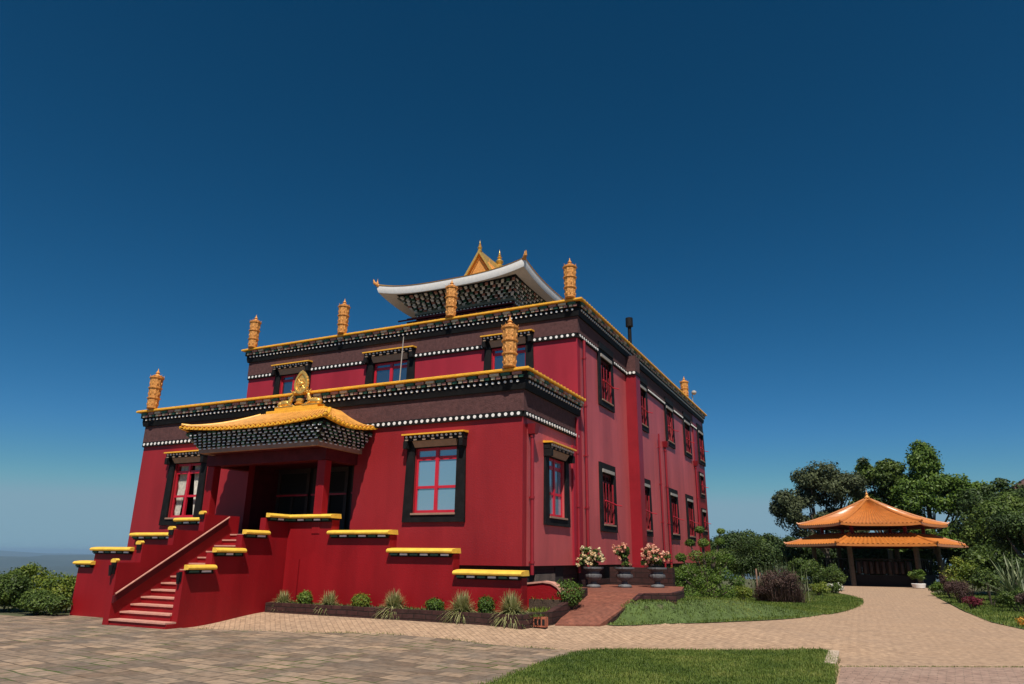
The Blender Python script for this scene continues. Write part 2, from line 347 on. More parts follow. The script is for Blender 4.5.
# ------------------------------------------------------------------ terrain
def sst(a, b, t):
    u = np.clip((t-a)/(b-a), 0, 1); return u*u*(3-2*u)
def vnoise(x, y, s, seed=0):
    r = np.random.default_rng(seed); g = r.random((64, 64)); X = (x/s) % 64; Y = (y/s) % 64
    i = np.floor(X).astype(int) % 64; j = np.floor(Y).astype(int) % 64; u = X-np.floor(X); v = Y-np.floor(Y); u = u*u*(3-2*u); v = v*v*(3-2*v)
    i2 = (i+1) % 64; j2 = (j+1) % 64
    return (g[i, j]*(1-u)+g[i2, j]*u)*(1-v)+(g[i, j2]*(1-u)+g[i2, j2]*u)*v
def gz(x, y):
    x = np.asarray(x, float); y = np.asarray(y, float)
    a_ = 2.3*sst(-8, -3.8, x)
    z = .2*sst(12.0, 14.6, y-a_)*sst(-15.4, -13.9, x)*(1-sst(17, 34, y))*(1-sst(-3.5, 1.5, x))
    z = z-.28*sst(-15.8, -19.5, x)*sst(8, 13, y) if False else z-.28*sst(0, 1, np.clip((-15.8-x)/3.7, 0, 1))*sst(9, 13, y)
    xe = -3.75+.45*np.clip(y-17, -2, 6.5)
    m_ = (1-sst(-.75, -.03, x-xe))*sst(.0, .75, y-(15.9+.57*(x+5.35)))*(1-sst(19, 25, y))*sst(-5.6, -5.0, x)
    z = z+.42*m_
    s = np.maximum(0, np.hypot(x-15, y-25)-46)
    z = z-350*(1-np.exp(-s/700))
    r = np.hypot(x, y)
    hill = (vnoise(x, y, 2600, 1)*.62+vnoise(x, y, 900, 2)*.28+vnoise(x, y, 300, 3)*.10)
    z = z+sst(2500, 15000, r)*(hill*520-75)*(1-.35*sst(20000, 40000, r))
    return z
def axis_pts(lo, hi, step):
    near = list(np.arange(lo, hi+1e-6, step)); out = near[:]
    d = step; p = hi
    while p < 42000: d *= 1.17 if d < 500 else 1.0; p += min(d, 500); out.append(p)
    d = step; p = lo
    while p > -42000: d *= 1.17 if d < 500 else 1.0; p -= min(d, 500); out.insert(0, p)
    return np.array(out)
xs = axis_pts(-28, 6, .25); ys = axis_pts(2, 60, .25)
X, Y = np.meshgrid(xs, ys, indexing='ij'); Z = gz(X, Y)
nx, ny = len(xs), len(ys); idx = np.arange(nx*ny).reshape(nx, ny)
Fg = np.stack([idx[:-1, :-1], idx[1:, :-1], idx[1:, 1:], idx[:-1, 1:]], -1).reshape(-1, 4)
g = npmesh('terrain', np.stack([X, Y, Z], -1).reshape(-1, 3), Fg, TERR)
g.data.materials.append(HILLM)
cx = (X[:-1, :-1]+X[1:, 1:])/2; cy = (Y[:-1, :-1]+Y[1:, 1:])/2
g.data.polygons.foreach_set('material_index', (np.hypot(cx, cy) > 400).astype(np.int32).ravel())
g.data.polygons.foreach_set('use_smooth', np.ones(len(Fg), bool))
tag(g, kind='structure')
import bmesh
def sheet(name, poly, m, lift, kind='structure', step=.25, thick=0):
    bm = bmesh.new(); vs = [bm.verts.new((x, y, 0)) for x, y in poly]; bm.faces.new(vs)
    x0 = min(p[0] for p in poly); x1 = max(p[0] for p in poly); y0 = min(p[1] for p in poly); y1 = max(p[1] for p in poly)
    for ax, a, b in ((0, x0, x1), (1, y0, y1)):
        t = math.ceil(a/step)*step
        while t < b:
            co = [0, 0, 0]; co[ax] = t; no = [0, 0, 0]; no[ax] = 1
            bmesh.ops.bisect_plane(bm, geom=bm.verts[:]+bm.edges[:]+bm.faces[:], plane_co=co, plane_no=no, dist=1e-5); t += step
    for v in bm.verts: v.co.z = float(gz(v.co.x, v.co.y))+lift
    bm.normal_update()
    for f in bm.faces:
        if f.normal.z < 0: f.normal_flip()
    me = bpy.data.meshes.new(name); bm.to_mesh(me); bm.free(); me.materials.append(m)
    o = bpy.data.objects.new(name, me); COL.objects.link(o); tag(o, kind=kind); return o
def catmull(pts, n=5):
    out = []; N = len(pts)
    for i in range(N):
        p0, p1, p2, p3 = [Vector(pts[(i+k) % N]) for k in (-1, 0, 1, 2)]
        for j in range(n):
            t = j/n; out.append(tuple(.5*((2*p1)+(-p0+p2)*t+(2*p0-5*p1+4*p2-p3)*t*t+(-p0+3*p1-3*p2+p3)*t**3)))
    return out
sheet('paved_road', [(-16.2, 12.2), (-13.5, 11.3), (-9, 12.2), (-4.4, 11.6), (-.45, 8), (14, 4), (16, 16), (3.9, 21.3), (3.3, 24), (2.95, 29), (3.0, 40), (4.0, 55), (-1.4, 55), (-1.2, 39), (-.35, 33), (-1.25, 25), (-2.45, 19.8), (-3.8, 17.2), (-4.7, 16.4), (-5.4, 15.97), (-5.9, 15.3), (-14.6, 15)], PAVE, .012)
sheet('stone_plaza', [(-32, 1.5), (-4.0, 1.5), (-4.4, 6), (-4.45, 9.1), (-4.6, 11.5), (-4.6, 12.85), (-5.3, 12.75), (-9.24, 12.85), (-13.9, 11.85), (-16.3, 11.5), (-16.4, 12.4), (-19.5, 14.6), (-22.4, 14.9), (-23, 13.7), (-32, 13.7)], SLAB, .022)
sheet('side_paving', [(-.48, 13.05), (2.3, 14.6), (15, 17), (15, 1.5), (-.5, 1.5)], PAVE2, .026)
front_poly = [(-4.72, 12.3), (-4.6, 12.95), (-4.2, 13.25), (-2.86, 13.9), (-.78, 15.12), (-.6, 14.0), (-.5, 11), (-.55, 1.5), (-4.4, 1.5), (-4.7, 6), (-4.62, 9.2), (-4.8, 11.3)]
front_lawn = sheet('front_lawn', front_poly, GRASSG, .034)
oval_poly = catmull([(-5.35, 15.9), (-4.3, 16.5), (-3.2, 17.7), (-2.0, 20.3), (-.95, 24.5), (-.30, 29.5), (-.12, 34.5), (-.9, 39), (-2.4, 42), (-5.5, 43), (-7.3, 38), (-7.3, 28), (-6.2, 23), (-5.6, 18.5)])
oval_lawn = sheet('oval_lawn', oval_poly, GRASSG, .03)
def inpoly(P, poly):
    x, y = P[:, 0], P[:, 1]; c = np.zeros(len(P), bool); n = len(poly)
    for i in range(n):
        x1, y1 = poly[i][:2]; x2, y2 = poly[(i+1) % n][:2]
        k = ((y1 > y) != (y2 > y)) & (x < (x2-x1)*(y-y1)/((y2-y1) or 1e-9)+x1); c ^= k
    return c
def grass(name, poly, dens, L, wd, seed, label, ymax=1e9):
    r = np.random.default_rng(seed); a = np.array([p[:2] for p in poly]); lo = a.min(0); hi = a.max(0); hi[1] = min(hi[1], ymax)
    n = int(dens*(hi-lo).prod()); P = r.uniform(lo, hi, (n, 2))
    P2 = P+r.normal(0, .07, P.shape); P = P[inpoly(P2, poly)]
    z = gz(P[:, 0], P[:, 1])+.03
    o = blades(name, np.column_stack([P, z]), L, wd, (.1, .9), .5, LGS, None, seed, 2)
    # patchy tone
    t = np.empty(len(o.data.vertices), np.float32); o.data.attributes['tone'].data.foreach_get('value', t)
    nz = np.repeat(vnoise(P[:, 0], P[:, 1], .7, 5)*.6+vnoise(P[:, 0], P[:, 1], .2, 6)*.4, 6); t = np.clip(t*.6+(nz-.5)*1.1+.2, 0, 1)
    o.data.attributes['tone'].data.foreach_set('value', t.astype(np.float32))
    tag(o, label, 'grass', kind='stuff'); return o
grass('lawn_grass', [p for p in front_poly], 3800, .055, .010, 21, 'short mown green grass of the lawn in the right foreground')
grass('lawn_grass', oval_poly, 900, .07, .018, 22, 'mown green grass around the shrubs beside the brick ramp')

# ------------------------------------------------------------------ the temple
CX = -14.86
temple = empty('temple_building', (CX, 16.25, 0), label='large crimson temple building with maroon bands, gold roof finials and white-edged pagoda roof', cat='temple')
LX0, LX1, LYW = -22.25, -7.55, 16.25           # front block
UX0, UX1, UY, UYB = -22.0, -7.5, 20.3, 40.9  # main block
def wall_with_holes(b, plane, u0, u1, z0, z1, t, holes, mi=0):
    """wall slab of thickness t behind plane; plane ('y',Y) faces -Y or ('x',X) faces +X ; holes (u0,u1,z0,z1)"""
    us = sorted({u0, u1, *[h[0] for h in holes], *[h[1] for h in holes]}); zs = sorted({z0, z1, *[h[2] for h in holes], *[h[3] for h in holes]})
    ax, P = plane
    for i in range(len(us)-1):
        # merge vertical runs
        run = None
        for j in range(len(zs)-1):
            uc = (us[i]+us[i+1])/2; zc = (zs[j]+zs[j+1])/2
            solid = not any(h[0] < uc < h[1] and h[2] < zc < h[3] for h in holes)
            if solid: run = [zs[j] if run is None else run[0], zs[j+1]]
            if (not solid or j == len(zs)-2) and run:
                if ax == 'y': b.box(us[i], us[i+1], P, P+t, run[0], run[1], mi)
                else: b.box(P-t, P, us[i], us[i+1], run[0], run[1], mi)
                run = None
front_low = [(-11.1, 2.5), (-20.83, 2.5)]
holes = [(-10.83, -9.43, 2.7, 4.55), (-20.44, -19.04, 2.7, 4.55), (-17.1, -12.95, 2.1, 4.32)]
b = MB(); wall_with_holes(b, ('y', LYW), LX0, LX1, 1.41, 6.3, .25, holes)
b.box(LX0, LX0+.25, LYW+.25, UY+.3, 1.41, 6.3)
b.build('wall', REDM, temple)
b = MB(); wall_with_holes(b, ('x', LX1), LYW+.25, UY+.05, 1.41, 6.3, .25, [(17.92, 19.12, 2.7, 4.4)])
b.build('side_wall', REDS, temple)
# back of porch recess
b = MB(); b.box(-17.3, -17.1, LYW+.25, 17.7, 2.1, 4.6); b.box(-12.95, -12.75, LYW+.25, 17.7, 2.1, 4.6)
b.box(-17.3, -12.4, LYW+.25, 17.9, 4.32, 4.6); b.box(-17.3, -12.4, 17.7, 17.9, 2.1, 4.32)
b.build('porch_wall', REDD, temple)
# rooms behind
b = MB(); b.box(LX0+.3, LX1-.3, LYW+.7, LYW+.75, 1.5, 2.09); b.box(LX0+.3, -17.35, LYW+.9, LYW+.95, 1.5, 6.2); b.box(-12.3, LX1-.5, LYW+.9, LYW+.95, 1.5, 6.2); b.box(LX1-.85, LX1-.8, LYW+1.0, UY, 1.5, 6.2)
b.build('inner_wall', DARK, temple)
# front block base (dark stone)
b = MB(); b.box(LX0+.08, LX1-.10, LYW+.10, UY+.3, -.5, 1.41); b.box(UX0+.1, UX1-.12, UY+.1, UYB-.1, -.5, 1.41)
b.build('stone_basement', BASE, temple)
for y0, y1, z0, z1 in ((16.7, 17.1, .5, 1.15), (18.6, 19.2, .7, 1.38), (23.2, 24.1, .9, 1.3)): b = MB(); b.box(LX1-.11, LX1-.085, y0, y1, z0, z1); b.build('basement_vent', DARK, temple)
b = MB(); b.box(LX1-.09, LX1-.04, 17.2, 18.5, .6, 1.2); b.build('basement_patch', CONC, temple)
b = MB(); b.box(LX0+.2, LX1-.2, LYW+.2, UY+.2, 6.30, 6.36); b.build('roof_terrace', CONC, temple)

# upper main block
up_wins = [(-20.48, -18.67), (-15.92, -13.8), (-10.88, -9.08)]
b = MB(); wall_with_holes(b, ('y', UY), UX0, UX1, 1.41, 9.7, .25, [(a+.27, c-.27, 7.05, 8.55) for a, c in up_wins]); 
b.box(UX0, UX0+.25, UY+.25, UYB, 1.41, 9.7); b.box(UX0, UX1, UYB, UYB+.25, 1.41, 9.7)
b.build('upper_wall', REDU, temple)
low_side = [(22.15, 23.85), (26.95, 28.6), (31.8, 33.6), (35.3, 37.2)]
up_side = [(22.3, 23.95), (27.05, 28.75), (31.95, 33.55), (35.75, 37.6)]
hs = [(a+.22, c-.22, 2.75, 4.45) for a, c in low_side]+[(a+.22, c-.22, 6.95, 8.5) for a, c in up_side]
hs_end = [(39.4, 40.8, 6.95, 8.5), (39.1, 40.0, 5.0, 6.0), (39.1, 40.0, 3.05, 4.05)]
b = MB(); wall_with_holes(b, ('x', UX1), UY+.25, 38.3, 1.41, 9.7, .25, hs); b.build('side_wall', REDS, temple)
b = MB(); wall_with_holes(b, ('x', UX1+.05), 38.3, UYB, 1.40, 9.7, .3, hs_end); b.build('end_bay_wall', REDF, temple)
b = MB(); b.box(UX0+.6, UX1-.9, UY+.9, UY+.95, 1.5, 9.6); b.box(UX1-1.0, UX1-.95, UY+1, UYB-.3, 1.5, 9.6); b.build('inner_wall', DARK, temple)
b = MB(); b.box(UX0+.2, UX1-.2, UY+.2, UYB-.2, 9.66, 9.72); b.build('roof_terrace', CONC, temple)
b = MB(); b.box(UX1-.05, UX1+.42, 25.7, 26.3, .6, 8.62); b.build('chimney_breast', REDF, temple)
b = MB(); b.box(UX1-.05, UX1+.425, 25.69, 26.31, 8.62, 9.28); b.build('chimney_band', MAR, temple)
b = MB()
for i in range(3): b.disc_cyl((UX1+.06+i*.155, 25.69, 8.57), .055, (0, -1, 0), .07, 10, 1)
b.box(UX1-.02, UX1+.45, 25.66, 26.33, 8.49, 8.64, 0); b.build('chimney_beads', [BLK, WHT], temple)
b = MB(); b.tube([(-7.35, 26.05, 9.7), (-7.35, 26.05, 10.62)], .075, 10); b.lathe([(.075, 0), (.15, .02), (.15, .38), (.10, .40)], (-7.35, 26.05, 10.6), 12); b.build('chimney_pot', BLK, temple, smooth=True)

# bands and cornices. runs: list of (start, end, outward) segments along the wall plane
def frame_of(seg):
    (x0, y0), (x1, y1), o = seg; d = Vector((x1-x0, y1-y0, 0)); L = d.length; return Vector((x0, y0, 0)), d/L, L, Vector((o[0], o[1], 0))
def ring_profile(b, corners, prof, mi):
    """sweep closed profile [(out,z)...] along open poly of corners with mitred outward offsets. corners: (x,y, ox,oy) unit offset vector"""
    n = len(prof); vs = []
    for (x, y, ox, oy) in corners:
        for o, z in prof: vs.append((x+ox*o, y+oy*o, z))
    fs = []
    for i in range(len(corners)-1):
        for k in range(n): fs.append((i*n+k, i*n+(k+1) % n, (i+1)*n+(k+1) % n, (i+1)*n+k))
    fs.append(tuple(range(n))[::-1]); fs.append(tuple(range((len(corners)-1)*n, len(corners)*n)))
    b.add(vs, fs, mi)
def rect(o0, o1, z0, z1): return [(o0, z0), (o1, z0), (o1, z1), (o0, z1)]
def bands(zoff, corners, segs, skips):
    """corners: mitre list; segs: straight runs for the repeated pieces"""
    b = MB()
    for a, c in skips['dot']: pass
    ring_profile(b, corners, rect(-.05, .045, 5.31+zoff, 5.89+zoff), 0); b.build('maroon_band', MAR, temple)
    # bead string course
    for (p, d, L, o, gaps) in segs:
        t = 0; runs = []; cur = 0
        for g0, g1 in gaps+[(L, L)]:
            if g0 > cur: runs.append((cur, g0))
            cur = g1
        for r0, r1 in runs:
            b = MB(); q0 = p+d*r0; q1 = p+d*r1; e = o*.075; i_ = o*-.03
            pts = [q0+i_, q1+i_, q1+e, q0+e]
            if (q1-q0).cross(o).z < 0: pass
            b.hexa([(v.x, v.y, 5.16+zoff) for v in pts]+[(v.x, v.y, 5.315+zoff) for v in pts], 0)
            k = int((r1-r0)/.185)
            for j in range(k):
                c = p+d*(r0+(j+.5)*(r1-r0)/k)+o*.07; b.disc_cyl((c.x, c.y, 5.238+zoff), .047, o, .02, 12, 1)
            b.build('bead_course', [BLK, WHT], temple)
    c = MB(); ring_profile(c, corners, [(-.05, 5.885+zoff), (.10, 5.885+zoff), (.13, 6.03+zoff), (.13, 6.16+zoff), (.18, 6.16+zoff), (.18, 6.36+zoff), (-.05, 6.36+zoff)], 0)
    corn = c.build('cornice', BLK, temple)
    b = MB()
    for (p, d, L, o, gaps) in segs:
        k = int(L/.185)
        for j in range(k):
            c = p+d*((j+.5)*L/k)+o*.12; b.disc_cyl((c.x, c.y, 6.10+zoff), .036, o, .045, 8, 0)
    b.build('cornice_beads', [WHT], corn)
    b = MB()
    for (p, d, L, o, gaps) in segs:
        k = int((L+.3)/.34); 
        for j in range(k):
            t0 = -.10+j*(L+.22)/k; mi = j % 3
            for (a0, a1, za, zb, oo, mm) in ((.0, .27, 6.265, 6.335, .245, mi), (.04, .15, 6.185, 6.25, .215, 2), (.19, .31, 6.185, 6.25, .215, (mi+1) % 2)):
                q0 = p+d*(t0+a0); q1 = p+d*(t0+a1); pts = [q0+o*.15, q1+o*.15, q1+o*oo, q0+o*oo]
                b.hexa([(v.x, v.y, za+zoff) for v in pts]+[(v.x, v.y, zb+zoff) for v in pts], mm)
    b.build('cornice_blocks', [GRN, PNK, BUFF, GREY], corn)
    b = MB(); ring_profile(b, corners, [(-.15, 6.36+zoff), (.29, 6.352+zoff), (.31, 6.37+zoff), (.31, 6.415+zoff), (.27, 6.44+zoff), (-.15, 6.47+zoff)], 0)
    for (p, d, L, o, gaps) in segs:
        k = int(L/.24)
        for j in range(k+1):
            c = p+d*(j*L/k); e0 = c+o*.0; e1 = c+o*.318; t_ = d*.016
            b.hexa([(v.x, v.y, z_) for v, z_ in ((e0-t_, 6.44+zoff), (e0+t_, 6.44+zoff), (e1+t_, 6.365+zoff), (e1-t_, 6.365+zoff))]+[(v.x, v.y, z_) for v, z_ in ((e0-t_, 6.485+zoff), (e0+t_, 6.485+zoff), (e1+t_, 6.432+zoff), (e1-t_, 6.432+zoff))], 0)
    b.build('yellow_coping', YEL, corn)
V2 = lambda x, y: Vector((x, y, 0))
gap_u = [(a-.0-UX0, c-UX0) for a, c in up_wins]
bands(0, [(LX0, UY, -1, 0), (LX0, LYW, -1, -1), (LX1, LYW, 1, -1), (LX1, UY+.02, 1, 0)],
      [(V2(LX0, LYW), V2(1, 0), LX1-LX0, V2(0, -1), [(4.3, 9.45)]), (V2(LX1, LYW), V2(0, 1), UY-LYW-.02, V2(1, 0), []), (V2(LX0, LYW), V2(0, 1), UY-LYW, V2(-1, 0), [])], {'dot': []})
gs = [(a-UY-.05, c-UY+.05) for a, c in up_side]; gs.insert(1, (25.66-UY, 26.34-UY)); gs.append((39.2-UY, 41.0-UY))
bands(3.35, [(UX0, UYB, -1, 1), (UX0, UY, -1, -1), (UX1, UY, 1, -1), (UX1, UYB+.25, 1, 1)],
      [(V2(UX0, UY), V2(1, 0), UX1-UX0, V2(0, -1), gap_u), (V2(UX1, UY), V2(0, 1), UYB-UY+.25, V2(1, 0), gs), (V2(UX0, UY), V2(0, 1), UYB-UY, V2(-1, 0), [])], {'dot': []})

# ---------------- windows (built facing -Y at origin, then placed)
def window(kind, W, H, head, open_sash=False, glass=GLM, curtain=False, awn=True, sash=REDW):
    """outer width W, outer height H, z from 0; returns root mesh 'window' with children; opening inset"""
    j = .25 if W > 1.3 else .17; sl = .22; hd = head
    b = MB()  # black tapered surround, thicker at foot
    e = .05 if awn else 0
    for s in (-1, 1):
        xo = s*W/2; xi = s*(W/2-j)
        a = [(min(xo+s*e, xi), -.07), (max(xo+s*e, xi), -.07)]
        b.hexa([(min(xo+s*e, xi), -.07, 0), (max(xo+s*e, xi), -.07, 0), (max(xo+s*e, xi), .05, 0), (min(xo+s*e, xi), .05, 0),
                (min(xo, xi), -.05, H), (max(xo, xi), -.05, H), (max(xo, xi), .05, H), (min(xo, xi), .05, H)])
    xi = W/2-j; b.box(-xi, xi, -.066, .05, 0, sl); b.box(-xi, xi, -.046, .05, H-hd, H)
    r = b.build('window', BLK)
    z0, z1 = sl, H-hd
    b = MB(); b.box(-xi-.02, xi+.02, -.10, .02, z0-.03, z0+.02); b.build('window_sill', TAN, r)
    # sash frame
    b = MB(); fr = .03 if open_sash else .07; y0, y1 = .06, .12
    b.box(-xi, -xi+fr, y0, y1, z0, z1); b.box(xi-fr, xi, y0, y1, z0, z1); b.box(-fr*.7, fr*.7, y0-.012, y1, z0, z1)
    b.box(-xi+fr, -fr*.7, y0, y1, z0, z0+.1); b.box(fr*.7, xi-fr, y0, y1, z0, z0+.1)
    b.box(-xi+fr, -fr*.7, y0, y1, z1-.07, z1); b.box(fr*.7, xi-fr, y0, y1, z1-.07, z1)
    zt = z0+(z1-z0)*.84; zm = z0+(z1-z0)*.40
    for za, hh in ((zt, .05), (zm, .035)):
        b.box(-xi+fr, -fr*.7, y0+.004, y1, za-hh, za+hh); b.box(fr*.7, xi-fr, y0+.004, y1, za-hh, za+hh)
    b.build('window_frame', REDD if open_sash else sash, r)
    # panes, each pane set as one sub-part
    b = MB()
    for s in (-1, 1):
        for za, zb in ((z0+.1, zm-.035), (zm+.035, zt-.05), (zt+.05, z1-.07)):
            x0, x1 = (-xi+fr, -fr*.7) if s < 0 else (fr*.7, xi-fr); b.box(x0, x1, .088, .094, za, zb)
    if not open_sash: b.build('panes', glass, r)
    if curtain:
        b = MB(); n = 14
        for s in (-1, 1):
            for k in range(n):
                x0 = s*xi*.10+(s*xi*.84)*k/n; x1 = s*xi*.10+(s*xi*.84)*(k+1)/n; dy = .16+.03*(k % 2); dy2 = .16+.03*((k+1) % 2)
                b.add([(x0, dy, z0), (x1, dy2, z0), (x1*.98, dy2, z1), (x0*.98, dy, z1)], [(0, 1, 2, 3)])
        b.build('curtain', CURT, r)
    if open_sash:
        # two narrow leaves swung outwards and a stay rail
        b = MB()
        for s in (-1, 1):
            for (xa) in (s*(xi-.06), s*.16):
                b.box(xa-.022, xa+.022, -.05 if abs(xa) > .3 else -.02, .0, z0+.05, zt-.04)
        b.build('open_casement', CASR, r)
        b = MB(); b.box(-xi+.1, xi-.1, .125, .135, z0, z1); b.build('panes', GLS, r)
        b = MB(); b.tube([(-xi*.8, -.09, zm+.10), (xi*.9, -.12, zm+.02)], .026, 6); b.tube([(xi*.8, -.10, zm+.02), (xi*1.1, -.30, zm-.01)], .018, 6); b.build('stay_bar', REDW, r)
    if awn:
        b = MB(); Wd = W/2+.07
        # buff slanted board, black fascia with beads, yellow top
        b.hexa([(-xi, -.06, H-hd+.02), (xi, -.06, H-hd+.02), (xi, .0, H-hd+.02), (-xi, .0, H-hd+.02), (-xi-.03, -.17, H-.17), (xi+.03, -.17, H-.17), (xi+.03, 0, H-.17), (-xi-.03, 0, H-.17)], 3)
        b.box(-Wd+.03, Wd-.03, -.20, 0, H-.175, H-.02, 0)
        n = int(2*Wd/.15)
        for k in range(n):
            x = -Wd+.06+(2*Wd-.12)*(k+.5)/n; b.disc_cyl((x, -.20, H-.065), .032, (0, -1, 0), .04, 8, 1)
            if k % 2 == 0: b.box(x-.05, x+.05, -.225, -.19, H-.165, H-.115, 3)
        for s in (-1, 1): b.box(s*(Wd-.10)-.06, s*(Wd-.10)+.06, -.24, 0, H-.38, H-.176, 0)
        b.hexa([(-Wd, -.29, H-.02), (Wd, -.29, H-.02), (Wd, .04, H-.015), (-Wd, .04, H-.015), (-Wd, -.29, H+.02), (Wd, -.29, H+.02), (Wd, .04, H+.05), (-Wd, .04, H+.05)], 2)
        b.build('window_awning', [BLK, WHT, YEL, BOARD], r)
    else:
        b = MB(); b.box(-xi-.02, xi+.02, -.09, .0, H-hd+.02, H-hd+.13); b.build('lintel', LINT, r)
    return r
def put(r, x, y, z, rz=0, label=None):
    r.parent = temple; r.location = Vector((x, y, z))-temple.location; r.rotation_euler = (0, 0, rz)
    if label: r['label'] = label
    return r
def put_copy(src, *a, **k): return put(copy_tree(src), *a, **k)
wf = window('front', 1.85, 2.36, .36); put(wf, -10.17, LYW, 2.49, label='front window whose panes are tinted with reflected blue sky')
wl = window('front', 1.75, 2.36, .36, glass=GLS, curtain=False)
for c in list(wl.children):
    if c.name.startswith('panes'): bpy.data.objects.remove(c)
wlc = MB()
put(wl, -19.86, LYW, 2.49, label='front window with pale curtains left of the porch')
b = MB(); rc = random.Random(4)
for s in (-1, 1):
    n = 16
    for k in range(n):
        x0 = s*(.10+.42*k/n); x1 = s*(.10+.42*(k+1)/n); dy = .17+.04*(k % 2); dy2 = .17+.04*((k+1) % 2); pull = .55 if s > 0 else .85
        b.add([(x0*pull+s*.25, dy+.02, .25), (x1*pull+s*.25, dy2+.02, .25), (x1, dy2, 2.0), (x0, dy, 2.0)], [(0, 1, 2, 3)])
cu = b.build('curtain', CURT); cu.parent = wl
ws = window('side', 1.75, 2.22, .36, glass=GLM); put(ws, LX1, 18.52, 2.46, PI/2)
wu = window('upper', 1.81, 1.95, .40, glass=GLS); put(wu, -19.575, UY, 6.95)
for x, wd in ((-14.86, 1.17), (-9.98, 1.0)):
    c = put_copy(wu, x, UY, 6.95); c.scale = (wd, 1, 1)
for u in [o for o in temple.children if o.name.startswith('window')][-3:]:
    b = MB(); n = 18
    for s in (-1, 1):
        for k in range(n):
            x0 = s*(.10+.48*k/n); x1 = s*(.10+.48*(k+1)/n); b.add([(x0, .16+.03*(k % 2), .25), (x1, .16+.03*((k+1) % 2), .25), (x1, .16+.03*((k+1) % 2), 1.5), (x0, .16+.03*(k % 2), 1.5)], [(0, 1, 2, 3)])
    c_ = b.build('curtain', CURT); c_.parent = u
wsl = window('sidelow', 1.7, 2.25, .34, open_sash=True, awn=False)
for i, (a, c) in enumerate(low_side):
    (put if i == 0 else put_copy)(wsl, UX1, (a+c)/2, 2.45, PI/2)
wsu = window('sideup', 1.68, 2.05, .30, open_sash=True, awn=False)
for i, (a, c) in enumerate(up_side):
    (put if i == 0 else put_copy)(wsu, UX1+.0, (a+c)/2, 6.68, PI/2)
put_copy(wsu, UX1+.05, 40.1, 6.68, PI/2)
wsm = window('small', 1.15, 1.4, .22, open_sash=True, awn=False); put(wsm, UX1+.05, 39.55, 4.8, PI/2); put_copy(wsm, UX1+.05, 39.55, 2.85, PI/2)
# black boards above the upper side windows, breaking into the maroon band
for a, c in up_side+[(39.3, 40.9)]:
    b = MB(); b.box(UX1+.04, UX1+.09, a+.02, c-.02, 8.72, 8.95); b.build('window_head_board', BLK, temple)

# ---------------- downpipes
def pipe(y, z0, z1, x=UX1, hop=False, r=.05):
    b = MB(); b.tube([(x+.09, y, z0), (x+.09, y, z1)], r, 10)
    for k in range(int((z1-z0)/1.6)+1): zz = z0+.3+k*1.6; b.tube([(x+.09, y, zz-.03), (x+.09, y, zz+.03)], r*1.35, 10); b.box(x-.01, x+.09, y-.015, y+.015, zz-.02, zz+.02)
    if hop: b.hexa([(x, y-.09, z1-.1), (x+.2, y-.09, z1-.1), (x+.2, y+.09, z1-.1), (x, y+.09, z1-.1), (x, y-.16, z1+.16), (x+.25, y-.16, z1+.16), (x+.25, y+.16, z1+.16), (x, y+.16, z1+.16)])
    b.build('downpipe', PIPEM, temple, smooth=True)
pipe(16.66, 1.2, 4.85, LX1, True); pipe(20.05, 1.2, 5.8, LX1); pipe(20.72, 1.2, 8.5); pipe(30.25, 1.2, 6.9, r=.04); pipe(31.35, 1.2, 6.55, hop=True); pipe(38.1, 1.2, 6.5, hop=True)
b = MB(); b.box(LX1-.02, LX1+.06, 19.75, UY-.02, 1.41, 4.9); b.build('corner_strip', REDU, temple)

# ---------------- roof finials (gilded victory banners)
def finial():
    b = MB(); P = [(.17, 0), (.19, .03)]
    z = .04
    for t in range(3):
        P += [(.165+.012*t, z), (.185+.012*t, z+.30), (.215+.012*t, z+.33), (.215+.012*t, z+.36), (.16, z+.365)]; z += .365
    P += [(.20, z), (.21, z+.03), (.14, z+.07), (.07, z+.10), (.05, z+.14), (.075, z+.17), (.04, z+.21), (.02, z+.26), (.006, z+.34)]
    b.lathe(P, (0, 0, 0), 24, 0, 12, .035)
    for t in range(3):
        for k in range(8):
            a = 2*PI*k/8+.2*t; r = .175+.012*t; b.ell((r*math.cos(a), r*math.sin(a), .17+t*.365), (.022, .022, .06), 6, 4)
    for k in range(6):
        a = 2*PI*k/6; b.tube([(.2*math.cos(a), .2*math.sin(a), z+.02), (.22*math.cos(a), .22*math.sin(a), z+.04), (.225*math.cos(a), .225*math.sin(a), z+.09)], [.014, .012, .006], 5)
    return b.build('roof_finial', GOLD, None, smooth=True)
fin = finial()
for i, (x, y, z) in enumerate([(-21.8, 15.98, 6.44), (-7.83, 15.98, 6.44), (-21.75, 20.05, 9.79), (-17.08, 20.05, 9.79), (-12.2, 20.05, 9.79), (-7.62, 20.05, 9.79), (-7.62, 37.5, 9.79), (-21.8, 37.5, 9.79)]):
    o = fin if i == 0 else fin.copy()
    if i: COL.objects.link(o)
    o.parent = temple; o.location = Vector((x, y, z))-temple.location; o.rotation_euler[2] = i*.4
b = MB(); b.tube([(-7.6, 39.5, 9.8), (-7.6, 39.5, 10.7)], .02, 5); b.tube([(-7.6, 39.2, 10.5), (-7.6, 39.8, 10.5)], .015, 5); b.ell((-7.5, 39.5, 10.75), (.15, .15, .13)); b.build('antenna', LINT, temple)
b = MB(); b.tube([(-11.66, 16.4, 6.36), (-11.65, 16.4, 6.5), (-11.60, 16.4, 7.92)], [.05, .018, .014], 6); b.build('roof_mast', LINT, temple)

